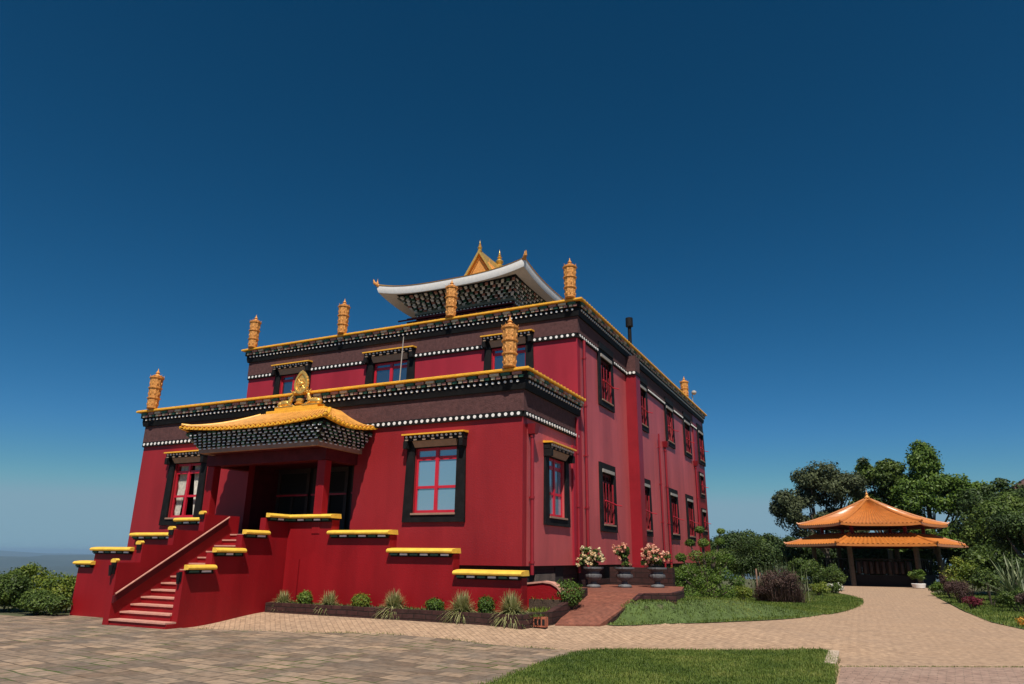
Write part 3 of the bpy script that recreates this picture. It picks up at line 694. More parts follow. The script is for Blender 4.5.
# ---------------- bracketed soffits
def brackets(b, A, Bp, C, D, rows, unit, mats3, n_out, seed=0):
    """fills the quad A(bottom-left) B(bottom-right) C(top-right) D(top-left) with rows of staggered stepped blocks; n_out outward unit"""
    A, Bp, C, D, n_out = map(Vector, (A, Bp, C, D, n_out))
    for r in range(rows):
        t0 = r/rows; t1 = (r+.62)/rows
        L0 = A.lerp(D, t0); R0 = Bp.lerp(C, t0); L1 = A.lerp(D, t1); R1 = Bp.lerp(C, t1); n = int((R0-L0).length/unit)
        for k in range(n):
            s0 = (k+(.5 if r % 2 else 0))/n; s1 = s0+.50/n
            if s1 > 1: continue
            a = L0.lerp(R0, s0); bb = L0.lerp(R0, s1); c = L1.lerp(R1, s1); d = L1.lerp(R1, s0); e = n_out*.055; up = Vector((0, 0, .0))
            mi = mats3[(k+r) % len(mats3)]
            b.hexa([a-n_out*.03, bb-n_out*.03, bb+e, a+e, d-n_out*.03, c-n_out*.03, c+e*1.2, d+e*1.2], mi)
            # pale bearing block under each
            a2 = a.lerp(bb, .02)+e; b2 = a.lerp(bb, .98)+e
            dz = Vector((0, 0, -.015)); b.hexa([a2+dz, b2+dz, b2+dz+n_out*.02, a2+dz+n_out*.02, a2-dz, b2-dz, b2-dz+n_out*.02, a2-dz+n_out*.02], 1)

# ---------------- porch canopy
CC = CX-.1
def eave_z(t, z0, sag, up=.0): # t in -1..1
    return z0-sag*(1-abs(t)**2.2)
can = MB()
X0, X1, YF, YB = CC-2.72, CC+2.72, 14.0, 16.25
NX = 44
def canopy_surface(b, mi, thick=.07):
    top_hw, top_y0, top_y1, top_z = 1.36, 15.72, 16.22, 5.70
    # front slope + two side slopes as grid with tile ridges
    rows = 10
    def slope(P0, P1, Q0, Q1, n, zedge, outv):
        # P edge (eave) from P0 to P1, Q edge (top) from Q0 to Q1
        vs = []; fs = []; m = n*4
        for r in range(rows+1):
            t = r/rows; curve = t**1.7
            for k in range(m+1):
                s = k/m; e = Vector(P0).lerp(Vector(P1), s); q = Vector(Q0).lerp(Vector(Q1), s)
                ez = zedge(s); v = e.lerp(q, t); v.z = ez+(q.z-ez)*curve
                vs.append(v)
        for r in range(rows):
            for k in range(m): fs.append((r*(m+1)+k, r*(m+1)+k+1, (r+1)*(m+1)+k+1, (r+1)*(m+1)+k))
        b.add(vs, fs, mi)
        o = len(vs)
    zf = lambda s: 5.17-.15*(1-abs(2*s-1)**2.2)
    zl = lambda s: 5.17-.14*(1-abs(2*s-1)**1.6)
    zr = lambda s: 5.17-.14*(1-abs(2*s-1)**1.6)
    slope((X0, YF, 0), (X1, YF, 0), (CC-top_hw, top_y0, top_z), (CC+top_hw, top_y0, top_z), 30, zf, 0)
    slope((X1, YF, 0), (X1, YB, 0), (CC+top_hw, top_y0, top_z), (CC+top_hw, top_y1, top_z), 12, zr, 0)
    slope((X0, YB, 0), (X0, YF, 0), (CC-top_hw, top_y1, top_z), (CC-top_hw, top_y0, top_z), 12, zl, 0)
    b.box(CC-top_hw, CC+top_hw, top_y0, top_y1, top_z-.1, top_z-.005, mi)
    return zf, zl
b = MB(); zf, zl = canopy_surface(b, 0)
canopy = b.build('canopy_roof', TILE, temple, smooth=False)
b = MB()
def rolls(P0, P1, Q0, Q1, n, zedge):
    for k in range(n+1):
        s = k/n; e = Vector(P0).lerp(Vector(P1), s); q = Vector(Q0).lerp(Vector(Q1), s); pts = []
        for r in range(7):
            t = r/6; v = e.lerp(q, t); v.z = zedge(s)+(q.z-zedge(s))*t**1.7+.05; pts.append(v)
        b.tube(pts, .038, 6)
rolls((X0, YF, 0), (X1, YF, 0), (CC-1.36, 15.72, 5.70), (CC+1.36, 15.72, 5.70), 30, zf)
rolls((X1, YF, 0), (X1, YB, 0), (CC+1.36, 15.72, 5.70), (CC+1.36, 16.22, 5.70), 12, zl)
rolls((X0, YB, 0), (X0, YF, 0), (CC-1.36, 16.22, 5.70), (CC-1.36, 15.72, 5.70), 12, zl)
b.build('tile_rolls', TILE, canopy, smooth=True)
def edge_strip(b, P0, P1, zfun, out, n, dz0, dz1, o0, o1, mi):
    P0, P1, out = Vector(P0), Vector(P1), Vector(out); vs = []; fs = []
    for k in range(n+1):
        s = k/n; p = P0.lerp(P1, s); z = zfun(s)
        for o, d in ((o0, dz0), (o1, dz0), (o1, dz1), (o0, dz1)): q = p+out*o; vs.append((q.x, q.y, z+d))
    for k in range(n):
        for j in range(4): fs.append((k*4+j, k*4+(j+1) % 4, (k+1)*4+(j+1) % 4, (k+1)*4+j))
    fs += [(3, 2, 1, 0), tuple(n*4+j for j in range(4))]; b.add(vs, fs, mi)
b = MB()
edge_strip(b, (X0, YF, 0), (X1, YF, 0), zf, (0, -1, 0), 30, -.035, .0, -.10, .0, 0)
edge_strip(b, (X1, YF, 0), (X1, YB, 0), zl, (1, 0, 0), 14, -.05, .0, -.10, .0, 0)
edge_strip(b, (X0, YF, 0), (X0, YB, 0), zl, (-1, 0, 0), 14, -.05, .0, -.10, .0, 0)
for k in range(31):
    s = k/30; x = X0+(X1-X0)*s; b.disc_cyl((x, YF+.03, zf(s)+.005), .042, (0, -1, 0), .06, 8, 0)
for k in range(13):
    s = k/12; y = YF+(YB-YF)*s; b.disc_cyl((X1-.03, y, zl(s)+.005), .042, (1, 0, 0), .06, 8, 0); b.disc_cyl((X0+.03, y, zl(s)+.005), .042, (-1, 0, 0), .06, 8, 0)
b.build('eave_tiles', YEL, canopy)
for s in (-1, 1):
    b = MB(); pts = []
    for r in range(9):
        t = r/8; e = Vector((CC+s*2.72, YF, 5.17)); q = Vector((CC+s*1.36, 15.72, 5.70)); v = e.lerp(q, t); v.z = e.z+(q.z-e.z)*t**1.7+.05; pts.append(v)
    pts[0].z += .05; b.tube(pts, [.03]+[.055]*8, 8)
    b.build('hip_ridge', YEL, canopy, smooth=True)
# soffit underside: dark backing shell and brackets
bx0, bx1, by, bz = CC-2.22, CC+2.22, 14.38, 4.56
tx0, tx1, ty, tz = CC-2.60, CC+2.60, 14.10, 5.06
b = MB()
b.add([(bx0, by, bz), (bx1, by, bz), (tx1, ty, tz-.02), (tx0, ty, tz-.02), (bx1, 16.24, bz), (tx1, 16.24, tz-.02), (bx0, 16.24, bz), (tx0, 16.24, tz-.02)],
      [(0, 1, 2, 3), (1, 4, 5, 2), (6, 0, 3, 7), (0, 6, 4, 1)], 0)
b.build('soffit_backing', BLK, canopy)
b = MB()
nf = Vector((0, -.86, -.5)).normalized(); nr = Vector((.78, 0, -.6)).normalized()
brackets(b, (bx0, by, bz+.02), (bx1, by, bz+.02), (tx1-.02, ty, tz-.02), (tx0+.02, ty, tz-.02), 6, .19, [2, 0, 3, 0, 2], nf)
brackets(b, (bx1, by, bz+.02), (bx1, 16.2, bz+.02), (tx1, 16.2, tz-.02), (tx1, ty, tz-.02), 6, .19, [2, 0, 3, 0, 2], nr)
brackets(b, (bx0, 16.2, bz+.02), (bx0, by, bz+.02), (tx0, ty, tz-.02), (tx0, 16.2, tz-.02), 6, .19, [2, 0, 3, 0, 2], Vector((-.78, 0, -.6)))
b.build('soffit_brackets', [BLK, WHT, GRN, GREY], canopy)
b = MB(); b.box(bx0-.03, bx1+.03, by-.03, by+.10, bz-.13, bz+.03); b.box(bx1-.10, bx1+.03, by+.10, 16.24, bz-.13, bz+.03); b.box(bx0-.03, bx0+.1, by+.1, 16.24, bz-.13, bz+.03); b.build('soffit_board', TAN, canopy)
b = MB(); b.box(-17.40, -12.85, 14.86, 15.18, 4.12, 4.46); b.box(-13.15, -12.85, 15.18, 16.24, 4.12, 4.46); b.box(-17.40, -17.10, 15.18, 16.24, 4.12, 4.46); b.box(bx0+.05, bx1-.05, 14.5, 16.24, 4.455, 4.49); b.build('canopy_beam', REDD, temple)  # crimson beam, its shade under the roof put into a darker red
# ridge platform, wheel and deer
b = MB(); b.box(CC-1.42, CC+1.36, 15.66, 16.18, 5.66, 5.76); b.box(CC-1.15, CC+1.15, 15.70, 16.16, 5.76, 5.85); b.box(CC-.85, CC+.85, 15.74, 16.14, 5.85, 5.95); b.build('roof_platform', YEL, canopy, bevel=.015)
WX = CC+.04
b = MB(); wy = 15.86
b.lathe([(.14, 0), (.16, .04), (.09, .07), (.12, .12), (.12, .16), (.07, .20)], (WX, wy, 5.990), 16)
# flaming pointed disc with spokes
zc = 6.660; ring = []
for k in range(40):
    a = 2*PI*k/40; r = .265; x = r*math.cos(a); z = r*1.18*math.sin(a)+(.10*max(0, math.sin(a))**6); ring.append((x, z))
outer = [(WX+x, zc+z) for x, z in ring]; inner = [(WX+x*.78, zc+z*.78) for x, z in ring]
n = 40; vs = [(x, wy-.04, z) for x, z in outer]+[(x, wy-.04, z) for x, z in inner]+[(x, wy+.04, z) for x, z in outer]+[(x, wy+.04, z) for x, z in inner]
fs = []
for k in range(n):
    j = (k+1) % n; fs += [(k, j, n+j, n+k), (2*n+k, 3*n+k, 3*n+j, 2*n+j), (k, 2*n+k, 2*n+j, j), (n+k, n+j, 3*n+j, 3*n+k)]
b.add(vs, fs)
b.prism([(x*1.0, z) for x, z in inner], wy-.012, wy+.012, 'y')
for k in range(8):
    a = PI*k/4; b.tube([(WX, wy, zc), (WX+.21*math.cos(a), wy, zc+.24*math.sin(a))], .022, 6)
    b.ell((WX+.13*math.cos(a+.39), wy-.01, zc+.15*math.sin(a+.39)), (.03, .03, .045), 6, 4)
b.ell((WX, wy-.03, zc), (.07, .04, .07))
for k in range(20):
    a = 2*PI*k/20; b.ell((WX+.27*math.cos(a), wy, zc+.32*math.sin(a)+(.08 if k == 5 else 0)), (.028, .035, .04), 6, 4)
b.build('dharma_wheel', GOLDP, canopy, smooth=True)
def deer(s):
    x = WX+s*.52; b = MB(); y = wy
    b.ell((x+s*.05, y, 6.090), (.19, .08, .075)); b.ell((x+s*.17, y, 6.070), (.09, .09, .08))
    b.tube([(x-s*.09, y, 6.110), (x-s*.15, y, 6.210), (x-s*.16, y, 6.290)], [.06, .04, .032], 8)
    b.ell((x-s*.20, y, 6.325), (.065, .032, .032)); 
    for q in (-1, 1): b.tube([(x-s*.155, y+q*.02, 6.340), (x-s*.12, y+q*.045, 6.390)], [.014, .004], 5)
    b.tube([(x-s*.08, y-.05, 6.060), (x-s*.20, y-.06, 6.020), (x-s*.10, y-.06, 6.000)], [.028, .02, .018], 6); b.tube([(x-s*.08, y+.05, 6.060), (x-s*.20, y+.06, 6.020), (x-s*.10, y+.06, 6.000)], [.028, .02, .018], 6)
    b.box(x-.25, x+.28, y-.1, y+.1, 5.990, 6.010)
    b.v = [(x+(q[0]-x)*1.3, y+(q[1]-y)*1.3, 6.12+(q[2]-6.12)*1.35) for q in b.v]
    b.build('deer_figure', GOLDP, canopy, smooth=True)
deer(-1); deer(1)
# columns
for x in (-17.24, -13.01):
    b = MB(); b.box(x-.14, x+.14, 14.90, 15.16, 2.15, 4.12); b.build('porch_column', RED, temple, bevel=.02)
# doors in the recess
b = MB(); dy = 17.55
for x0, x1 in ((-17.1, -15.75), (-15.6, -14.2), (-14.05, -12.6)):
    for a, c in ((x0, x0+.12), (x1-.12, x1)): b.box(a, c, dy, dy+.12, 2.15, 4.3)
    b.box(x0+.12, x1-.12, dy, dy+.12, 4.16, 4.3); b.box(x0+.12, x1-.12, dy, dy+.12, 3.42, 3.52); b.box(x0+.12, x1-.12, dy, dy+.12, 2.15, 2.65)
    xm = (x0+x1)/2; b.box(xm-.04, xm+.04, dy, dy+.11, 2.65, 3.42)
b.build('porch_door', WOODB, temple)
b = MB(); b.box(-17.05, -12.65, dy+.06, dy+.07, 2.16, 4.29); b.build('door_glass', DARK, temple)
b = MB(); b.box(-15.6, -14.2, 17.5, 17.56, 3.42, 3.47); b.box(-17.05, -15.75, 17.5, 17.56, 3.42, 3.47); b.box(-14.0, -12.7, 17.5, 17.56, 3.44, 3.49); b.build('door_rail', REDW, temple)

# ---------------- rooftop pagoda
PX, PY = -14.78, 27.75; HX, HY = 3.72, 3.9
b = MB(); b.box(PX-2.45, PX+2.45, 25.35, 30.0, 9.72, 12.3); b.build('pagoda_wall', [MAR], temple)
b = MB(); b.box(PX-2.75, PX+2.75, 24.95, 30.4, 11.80, 11.88); b.box(PX-2.75, PX+2.75, 24.95, 25.02, 12.0, 12.05); b.box(PX-3.2, PX+.9, 24.9, 24.95, 11.93, 11.99); b.build('pagoda_rail', REDD, temple)
def pz(sx, sy): # outer edge height, upturned corners
    return 13.0+.45*(abs(sx)**3)*(abs(sy)**3)
def ring(hx, hy, zf_, n=24):
    P = []
    for side in range(4):
        for k in range(n):
            t = -1+2*k/n
            sx, sy = [(t, -1), (1, t), (-t, 1), (-1, -t)][side]; P.append((PX+sx*hx, PY+sy*hy, zf_(abs(t))))
    return P
def rings_to(b, rs, mi):
    n = len(rs[0]); vs = [p for r in rs for p in r]; fs = []
    for i in range(len(rs)-1):
        for k in range(n): fs.append((i*n+k, i*n+(k+1) % n, (i+1)*n+(k+1) % n, (i+1)*n+k))
    b.add(vs, fs, mi)
up = lambda t: t**3
b = MB()
rings_to(b, [ring(HX, HY, lambda t: 13.10+.36*up(t)), ring(HX-.0, HY-.0, lambda t: 12.92+.36*up(t)), ring(HX-.05, HY-.05, lambda t: 12.77+.34*up(t)), ring(HX-.40, HY-.36, lambda t: 12.90+.22*up(t)), ring(HX-.72, HY-.6, lambda t: 12.98+.10*up(t))], 0)
pag = b.build('pagoda_eave', WHT, temple, smooth=True)
b = MB()
rings_to(b, [ring(HX, HY, lambda t: 13.10+.36*up(t)), ring(HX+.03, HY+.03, lambda t: 13.13+.36*up(t)), ring(HX-.1, HY-.1, lambda t: 13.18+.34*up(t)), ring(HX-1.2, HY-1.2, lambda t: 13.42+.10*up(t)), ring(1.8, 2.0, lambda t: 13.7), ring(1.6, 1.3, lambda t: 13.9)], 0)
b.build('pagoda_tiles', GOLDP, pag, smooth=True)
b = MB(); zt = 13.0; zb = 12.42
Tx, Ty, Bx, By = HX-.70, HY-.58, 2.52, 2.42
rings_to(b, [ring(Tx+.05, Ty+.05, lambda t: zt+.12*up(t)), ring(Bx-.03, By-.03, lambda t: zb)], 0); b.build('pagoda_soffit_backing', BLK, pag)
b = MB()
for s, (A, B_, C_, D_, no) in enumerate([((PX-Bx, PY-By, zb), (PX+Bx, PY-By, zb), (PX+Tx, PY-Ty, zt), (PX-Tx, PY-Ty, zt), (0, -.42, -.9)), ((PX+Bx, PY-By, zb), (PX+Bx, PY+By, zb), (PX+Tx, PY+Ty, zt), (PX+Tx, PY-Ty, zt), (.72, 0, -.69)),
        ((PX-Bx, PY+By, zb), (PX-Bx, PY-By, zb), (PX-Tx, PY-Ty, zt), (PX-Tx, PY+Ty, zt), (-.72, 0, -.69))]):
    brackets(b, A, B_, C_, D_, 6, .25, [1, 2, 3, 1, 4], no)
b.build('pagoda_brackets', [BLK, WHT, GRN, PNK, GREY], pag)
b = MB(); b.box(PX-Bx-.04, PX+Bx+.04, PY-By-.04, PY-By+.1, zb-.14, zb+.02, 0); b.box(PX+Bx-.1, PX+Bx+.04, PY-By+.1, PY+By, zb-.14, zb+.02, 0); b.build('pagoda_board', GREY, pag)
b = MB(); b.box(PX-Bx+.02, PX+Bx-.02, PY-By+.02, PY-By+.2, zb-.38, zb-.14, 0); b.box(PX+Bx-.2, PX+Bx-.02, PY-By+.2, PY+By, zb-.38, zb-.14, 0)
for k in range(28): b.disc_cyl((PX-Bx+.12+k*(2*Bx-.24)/27, PY-By+.02, zb-.22), .045, (0, -1, 0), .07, 8, 1)
for k in range(26): b.disc_cyl((PX+Bx-.02, PY-By+.12+k*(2*By-.2)/25, zb-.22), .045, (1, 0, 0), .07, 8, 1)
b.build('pagoda_beads', [BLK, WHT], temple)
for sx, sy in ((-1, -1), (1, -1), (1, 1), (-1, 1)):
    b = MB(); cx_, cy_ = PX+sx*HX, PY+sy*HY
    b.tube([(cx_-sx*.35, cy_-sy*.35, 13.36), (cx_-sx*.05, cy_-sy*.05, 13.42), (cx_+sx*.10, cy_+sy*.10, 13.55), (cx_+sx*.14, cy_+sy*.14, 13.72)], [.07, .09, .07, .02], 8)
    b.lathe([(.06, 0), (.09, .05), (.04, .10), (.06, .15), (.015, .24), (.005, .36)], (cx_, cy_, 13.42), 8); b.build('eave_finial', GOLD, pag, smooth=True)
# gilded gable
b = MB(); gy0, gy1, gh, gb, ga = 26.8, 28.9, 1.55, 14.0, 15.75
prof = [(-gh-.1, gb-.06), (-gh*.55, gb+.38), (0, ga), (gh*.55, gb+.38), (gh+.1, gb-.06), (gh-.12, gb-.06), (gh*.5, gb+.28), (0, ga-.2), (-gh*.5, gb+.28), (-gh+.12, gb-.06)]
for k in range(10):
    pass
def strip(b, pr, y0, y1, mi):
    n = len(pr); vs = [(PX+x, y0, z) for x, z in pr]+[(PX+x, y1, z) for x, z in pr]
    fs = [(i, (i+1) % n, n+(i+1) % n, n+i) for i in range(n)]
    m = n//2
    for i in range(4): fs.append((i, 9-i, 8-i, i+1)); fs.append((n+i, n+i+1, n+8-i, n+9-i))
    b.add(vs, fs, mi)
strip(b, prof, gy0-.15, gy1+.15, 0); pg = b.build('gilt_gable_roof', GOLDP, pag)
b = MB(); b.prism([(PX-gh+.1, gb-.06), (PX+gh-.1, gb-.06), (PX, ga-.2)], gy0, gy1, 'y')
for k in range(4): wdt = .62-.15*k; b.box(PX-wdt, PX+wdt, gy0-.035, gy0, gb+.1+k*.16, gb+.16+k*.16)
b.tube([(PX-.8, gy0-.02, gb+.04), (PX, gy0-.02, ga-.36), (PX+.8, gy0-.02, gb+.04)], .035, 6); b.build('gable_panel', GOLD, pg)
for y, h in ((gy0-.05, .58), (gy1-.05, .98)):
    b = MB(); b.lathe([(r_*(.6 if h < .8 else 1.1), z_*h) for r_, z_ in [(.16, -.1), (.18, 0), (.10, .08), (.17, .17), (.19, .26), (.09, .36), (.06, .42), (.12, .47), (.05, .53), (.08, .60), (.03, .66), (.045, .72), (.015, .80), (.005, .95)]], (PX, y, ga-.02), 14); b.build('gilt_spire', GOLDP, pg, smooth=True)

# ------------------------------------------------------------------ staircase with stepped balustrades
SX0, SX1 = -15.86, -13.96; SY = 11.42
SX0 = -15.86
stair = empty('entrance_staircase', (-14.95, 13, 0), label='crimson front staircase with yellow-capped stepped balustrade walls', cat='staircase')
nst = 14; rs = 2.15/nst; td = .25
for k in range(nst):
    b = MB(); y0 = SY+k*td; xa, xb = (SX0+.005, SX1-.005) if k == 0 else (SX0+.002, SX1-.197)
    b.box(xa, xb, y0+.03, 15.18, max(-.3, k*rs-.002 if k else -.3), (k+1)*rs-.035, 0)
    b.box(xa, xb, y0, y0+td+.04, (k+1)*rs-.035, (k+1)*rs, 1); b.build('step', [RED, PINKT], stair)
b = MB(); b.box(-17.6, -12.2, 15.25, 16.24, 1.2, 2.14); b.box(-17.6, -12.2, 15.2, 15.25, -.3, 2.14); b.box(-17.1, -12.6, 16.24, 17.7, 2.0, 2.14); b.build('porch_floor', REDD, stair)
for s in (-1, 1):   # side flights behind the stepped walls
    b = MB()
    for k in range(10):
        x0 = (-17.6-(k+1)*.42) if s < 0 else (-12.2+k*.42); z = 2.14-(k+1)*.19; b.box(x0, x0+.42, 15.24, 16.24, -.3, z)
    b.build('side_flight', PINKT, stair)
def cap_x(b, x0, x1, y, z):   # cap facing -Y, outer edge at y
    b.prism([(y-.12, z-.105), (y-.155, z-.09), (y-.165, z-.06), (y-.15, z-.03), (y-.11, z-.01), (y+.05, z+.01), (y+.27, z+.015), (y+.30, z-.105)], x0, x1, 'x', 0)
    b.box(x0+.05, x1-.05, y-.09, y+.26, z-.15, z-.105, 1); n = max(2, int((x1-x0)/.29))
    for k in range(n):
        a = x0+.06+(x1-x0-.12)*k/n; b.box(a+.02, a+(x1-x0-.12)/n*.80, y-.105, y-.08, z-.165, z-.122, 2 if k % 2 else 3)
    b.box(x0+.08, x1-.08, y-.065, y+.25, z-.20, z-.15, 1)
def cap_y(b, y0, y1, x, z, s):   # cap along Y, outer edge in direction s from x
    P = [(x+s*.12, z-.105), (x+s*.15, z-.09), (x+s*.155, z-.06), (x+s*.13, z-.02), (x+s*.08, z), (x+s*.0, z+.005), (x-s*.0, z-.105)]
    b.prism(P, y0, y1, 'y', 0); xa, xb = sorted((x+s*.002, x+s*.09)); b.box(xa, xb, y0+.05, y1-.05, z-.15, z-.105, 1)
    n = max(2, int((y1-y0)/.29))
    for k in range(n):
        a = y0+.06+(y1-y0-.12)*k/n; xa, xb = sorted((x+s*.08, x+s*.11)); b.box(xa, xb, a+.02, a+(y1-y0-.12)/n*.80, z-.165, z-.122, 2 if k % 2 else 3)
    xa, xb = sorted((x+s*.002, x+s*.07)); b.box(xa, xb, y0+.08, y1-.02, z-.20, z-.15, 1)
capm = [CAPY, BLK, WHT, GRN]
# right front wall and its caps
YW = 14.92
R = [(-13.68, -12.42, 2.66), (-12.50, -10.56, 2.24), (-10.58, -8.70, 1.80), (-8.66, -6.88, 1.32)]
edges = [-13.96, -12.48, -10.6, -8.74, -6.94]
b = MB(); pts = [(edges[0], -.3)]
poly = [(edges[0], -.3), (edges[-1], -.3)]
for i in range(3, -1, -1): poly += [(edges[i+1], R[i][2]-.12), (edges[i], R[i][2]-.12)]
# build as vertical slabs
for i in range(4): b.box(edges[i], edges[i+1], YW, YW+.3, -.3, R[i][2]-.12)
wr = b.build('balustrade_wall', RED, stair)
for i, (a, c, z) in enumerate(R):
    b = MB(); cap_x(b, -13.95 if i == 0 else a, c, YW, z); b.build('wall_cap', capm, wr)
b = MB(); b.box(-13.9, -13.45, YW-.05, YW, .2, 1.50); b.build('wall_niche', RED, wr)
# right flank
Fz = [(11.725, 12.46, 1.37), (12.46, 13.32, 1.76), (13.32, 14.06, 2.21), (14.06, 14.92, 2.66)]
b = MB()
for y0, y1, z in Fz: b.box(SX1-.0, SX1+.28 if False else SX1+.0, y0, y1, 0, 0) if False else b.box(SX1-.20, SX1, y0, y1, -.3, z-.12)
fr_ = b.build('balustrade_wall', RED, stair)
for i, (y0, y1, z) in enumerate(Fz):
    b = MB(); cap_y(b, y0-.02, y1+(.06 if i < 3 else .05), SX1, z, 1); b.build('wall_cap', capm, fr_)
# left flank (seen from its inner side: capped along the outer edge)
FzL = [(11.42, 12.0, 1.42), (12.0, 12.85, 1.84), (12.85, 13.75, 2.22), (13.75, 14.95, 2.66)]
b = MB()
for y0, y1, z in FzL: b.box(SX0-.20, SX0, y0, y1, -.4, z-.02)
fl_ = b.build('balustrade_wall', RED, stair)
for i, (y0, y1, z) in enumerate(FzL):
    b = MB(); P = [(SX0-.04, z-.019), (SX0-.02, z+.03), (SX0-.06, z+.07), (SX0-.16, z+.07), (SX0-.22, z+.04), (SX0-.22, z-.019)]
    b.prism(P, y0-.04, y0+.05, 'y', 0); b.box(SX0-.18, SX0-.03, y0-.04, y0-.002, z-.15, z-.021, 1); b.build('wall_cap', capm, fl_)
b = MB(); b.box(SX0-.15, SX0-.05, 11.36, 11.42, 1.14, 1.36); b.tube([(SX0-.10, 11.33, 1.10), (SX0-.10, 11.33, 1.34)], [.03, .055], 8); b.build('stair_lantern', BLK, stair)
b = MB(); b.box(SX1-.15, SX1-.05, 11.70, 11.76, 1.0, 1.22); b.tube([(SX1-.10, 11.67, .96), (SX1-.10, 11.67, 1.20)], [.03, .055], 8); b.build('stair_lantern', BLK, stair)
# handrail
b = MB(); b.hexa([(SX0, 11.42, .50), (SX0+.07, 11.42, .50), (SX0+.07, 14.5, 2.40), (SX0, 14.5, 2.40), (SX0, 11.42, .66), (SX0+.07, 11.42, .66), (SX0+.07, 14.5, 2.56), (SX0, 14.5, 2.56)]); b.build('rail_shade_band', REDD, stair)  # dark red band stands for the shadow below the handrail
b = MB(); b.tube([(SX0+.09, 11.42, .70), (SX0+.09, 14.5, 2.60)], .022, 8); b.build('handrail', PINKT, stair)
# left front wall
YL = 14.75
Lc = [(-18.15, -15.95, 2.62), (-19.98, -18.08, 2.20), (-21.72, -19.85, 1.77), (-22.42, -21.55, 1.35)]
eL = [-16.2, -18.08, -19.9, -21.65, -22.34]
b = MB()
for i in range(4): b.box(eL[i+1], eL[i], YL, YL+.3, -.8, Lc[i][2]-.12)
wl_ = b.build('balustrade_wall', RED, stair)
for i, (a, c, z) in enumerate(Lc):
    b = MB(); cap_x(b, a, min(c, -16.25), YL, z); b.build('wall_cap', capm, wl_)
# low curved end wall beside the ramp
rw = MB(); pr = [(-7.3, -.2), (-6.42, -.2), (-6.42, .86), (-6.50, .95), (-6.66, 1.03), (-6.86, 1.05), (-7.3, 1.0)]
rw.prism(pr, 15.95, 16.19, 'y', 0); o = rw.build('curved_end_wall', RED, stair)
rw = MB(); top = [(-7.3, 1.0), (-6.86, 1.05), (-6.66, 1.03), (-6.50, .95), (-6.40, .84)]
for i in range(4):
    (xa, za), (xb, zb_) = top[i], top[i+1]; rw.hexa([(xa, 15.92, za), (xb, 15.92, zb_), (xb, 16.22, zb_), (xa, 16.22, za), (xa, 15.92, za+.04), (xb, 15.92, zb_+.04), (xb, 16.22, zb_+.04), (xa, 16.22, za+.04)])
rw.build('lit_wall_top', PINKT, o)  # salmon strip stands for the sunlit top of the end wall

# ------------------------------------------------------------------ brick ramp and landing
ramp = empty('brick_ramp', (-5.9, 17, .2), label='red brick ramp rising from the road to a landing beside the temple', cat='ramp')
b = MB(); pz0, pz1 = .225, .80
A_ = [(-6.2, 15.08, pz0), (-5.35, 15.6, pz0), (-4.85, 17.45, pz1), (-6.5, 17.9, pz1)]
b.hexa([(x, y, -.3) for x, y, z in A_]+A_, 0)
Lp = [(-6.5, 17.9), (-4.85, 17.45), (-4.15, 17.75), (-4.3, 19.0), (-5.0, 22.6), (-7.45, 22.6), (-7.45, 18.2)]
b.prism(Lp, -.3, .802, 'z', 0); b.build('ramp_surface', RAMPB, ramp)
b = MB(); 
def low_wall(b, pts, th, mi=0):
    for (x0, y0, z0, z1), (x1, y1, w0, w1) in zip(pts[:-1], pts[1:]):
        d = Vector((x1-x0, y1-y0, 0)).normalized(); nrm = Vector((-d.y, d.x, 0))*th
        b.hexa([(x0, y0, z0), (x1, y1, w0), (x1+nrm.x, y1+nrm.y, w0), (x0+nrm.x, y0+nrm.y, z0), (x0, y0, z1), (x1, y1, w1), (x1+nrm.x, y1+nrm.y, w1), (x0+nrm.x, y0+nrm.y, z1)], mi)
low_wall(b, [(-5.25, 15.9, -.2, .26), (-4.82, 17.35, -.2, .82), (-4.1, 17.62, -.2, .84), (-4.2, 19.0, -.2, .84)], .13); b.build('ramp_retaining_wall', PLANTB, ramp)
b = MB(); b.box(-7.4, -5.35, 22.7, 23.0, -.2, 1.34); b.build('landing_screen_wall', BASE, ramp)

# ------------------------------------------------------------------ planter bed
pl = empty('stone_planter', (-10.3, 14.6, 0), label='long low dark stone planter bed along the foot of the crimson front wall', cat='planter')
b = MB(); b.box(-13.9, -6.65, 14.30, 14.46, -.1, .44); low_wall(b, [(-6.65, 14.30, -.1, .44), (-6.28, 15.1, -.1, .48), (-6.24, 15.9, -.1, .62), (-6.3, 17.5, -.1, .90)], .15); b.build('planter_wall', PLANTB, pl)
b = MB(); b.box(-13.9, -6.7, 14.46, 14.92, -.1, .42); b.prism([(-7.2, 15.9), (-6.4, 15.9), (-6.46, 17.4), (-7.4, 17.4)], -.1, .68, 'z'); b.prism([(-6.8, 14.45), (-6.7, 14.45), (-6.35, 15.2), (-6.35, 15.9), (-7.2, 15.9), (-7.2, 15.24)], -.1, .45, 'z'); b.build('planter_soil', SOIL, pl)
b = MB(); b.box(-6.60, -6.22, 14.60, 14.74, .2, .40); 
tb = b.build('terracotta_block', TERB); 
tb.location = (0, 0, 0); tag(tb, 'small terracotta hollow block at the ramp end of the planter', 'brick')
bb = MB()
for k in range(4): bb.box(-6.57+k*.09, -6.51+k*.09, 14.594, 14.60, .24, .36)
o = bb.build('block_hole', DARK, tb)
def tuft(x, y, z, r, n, seed, label):
    e = empty('grass_tuft', (x, y, z), label=label, cat='plant', group='tufts in the planter bed')
    rr = np.random.default_rng(seed); P = np.column_stack([x+rr.normal(0, .05, n), y+rr.normal(0, .04, n), np.full(n, z)])
    blades('blades', np.repeat(P, 2, 0)+rr.normal(0, .02, (2*n, 3))*[1, 1, 0], r, .022, (.15, 1.5), .62, LV, e, seed, 5); return e
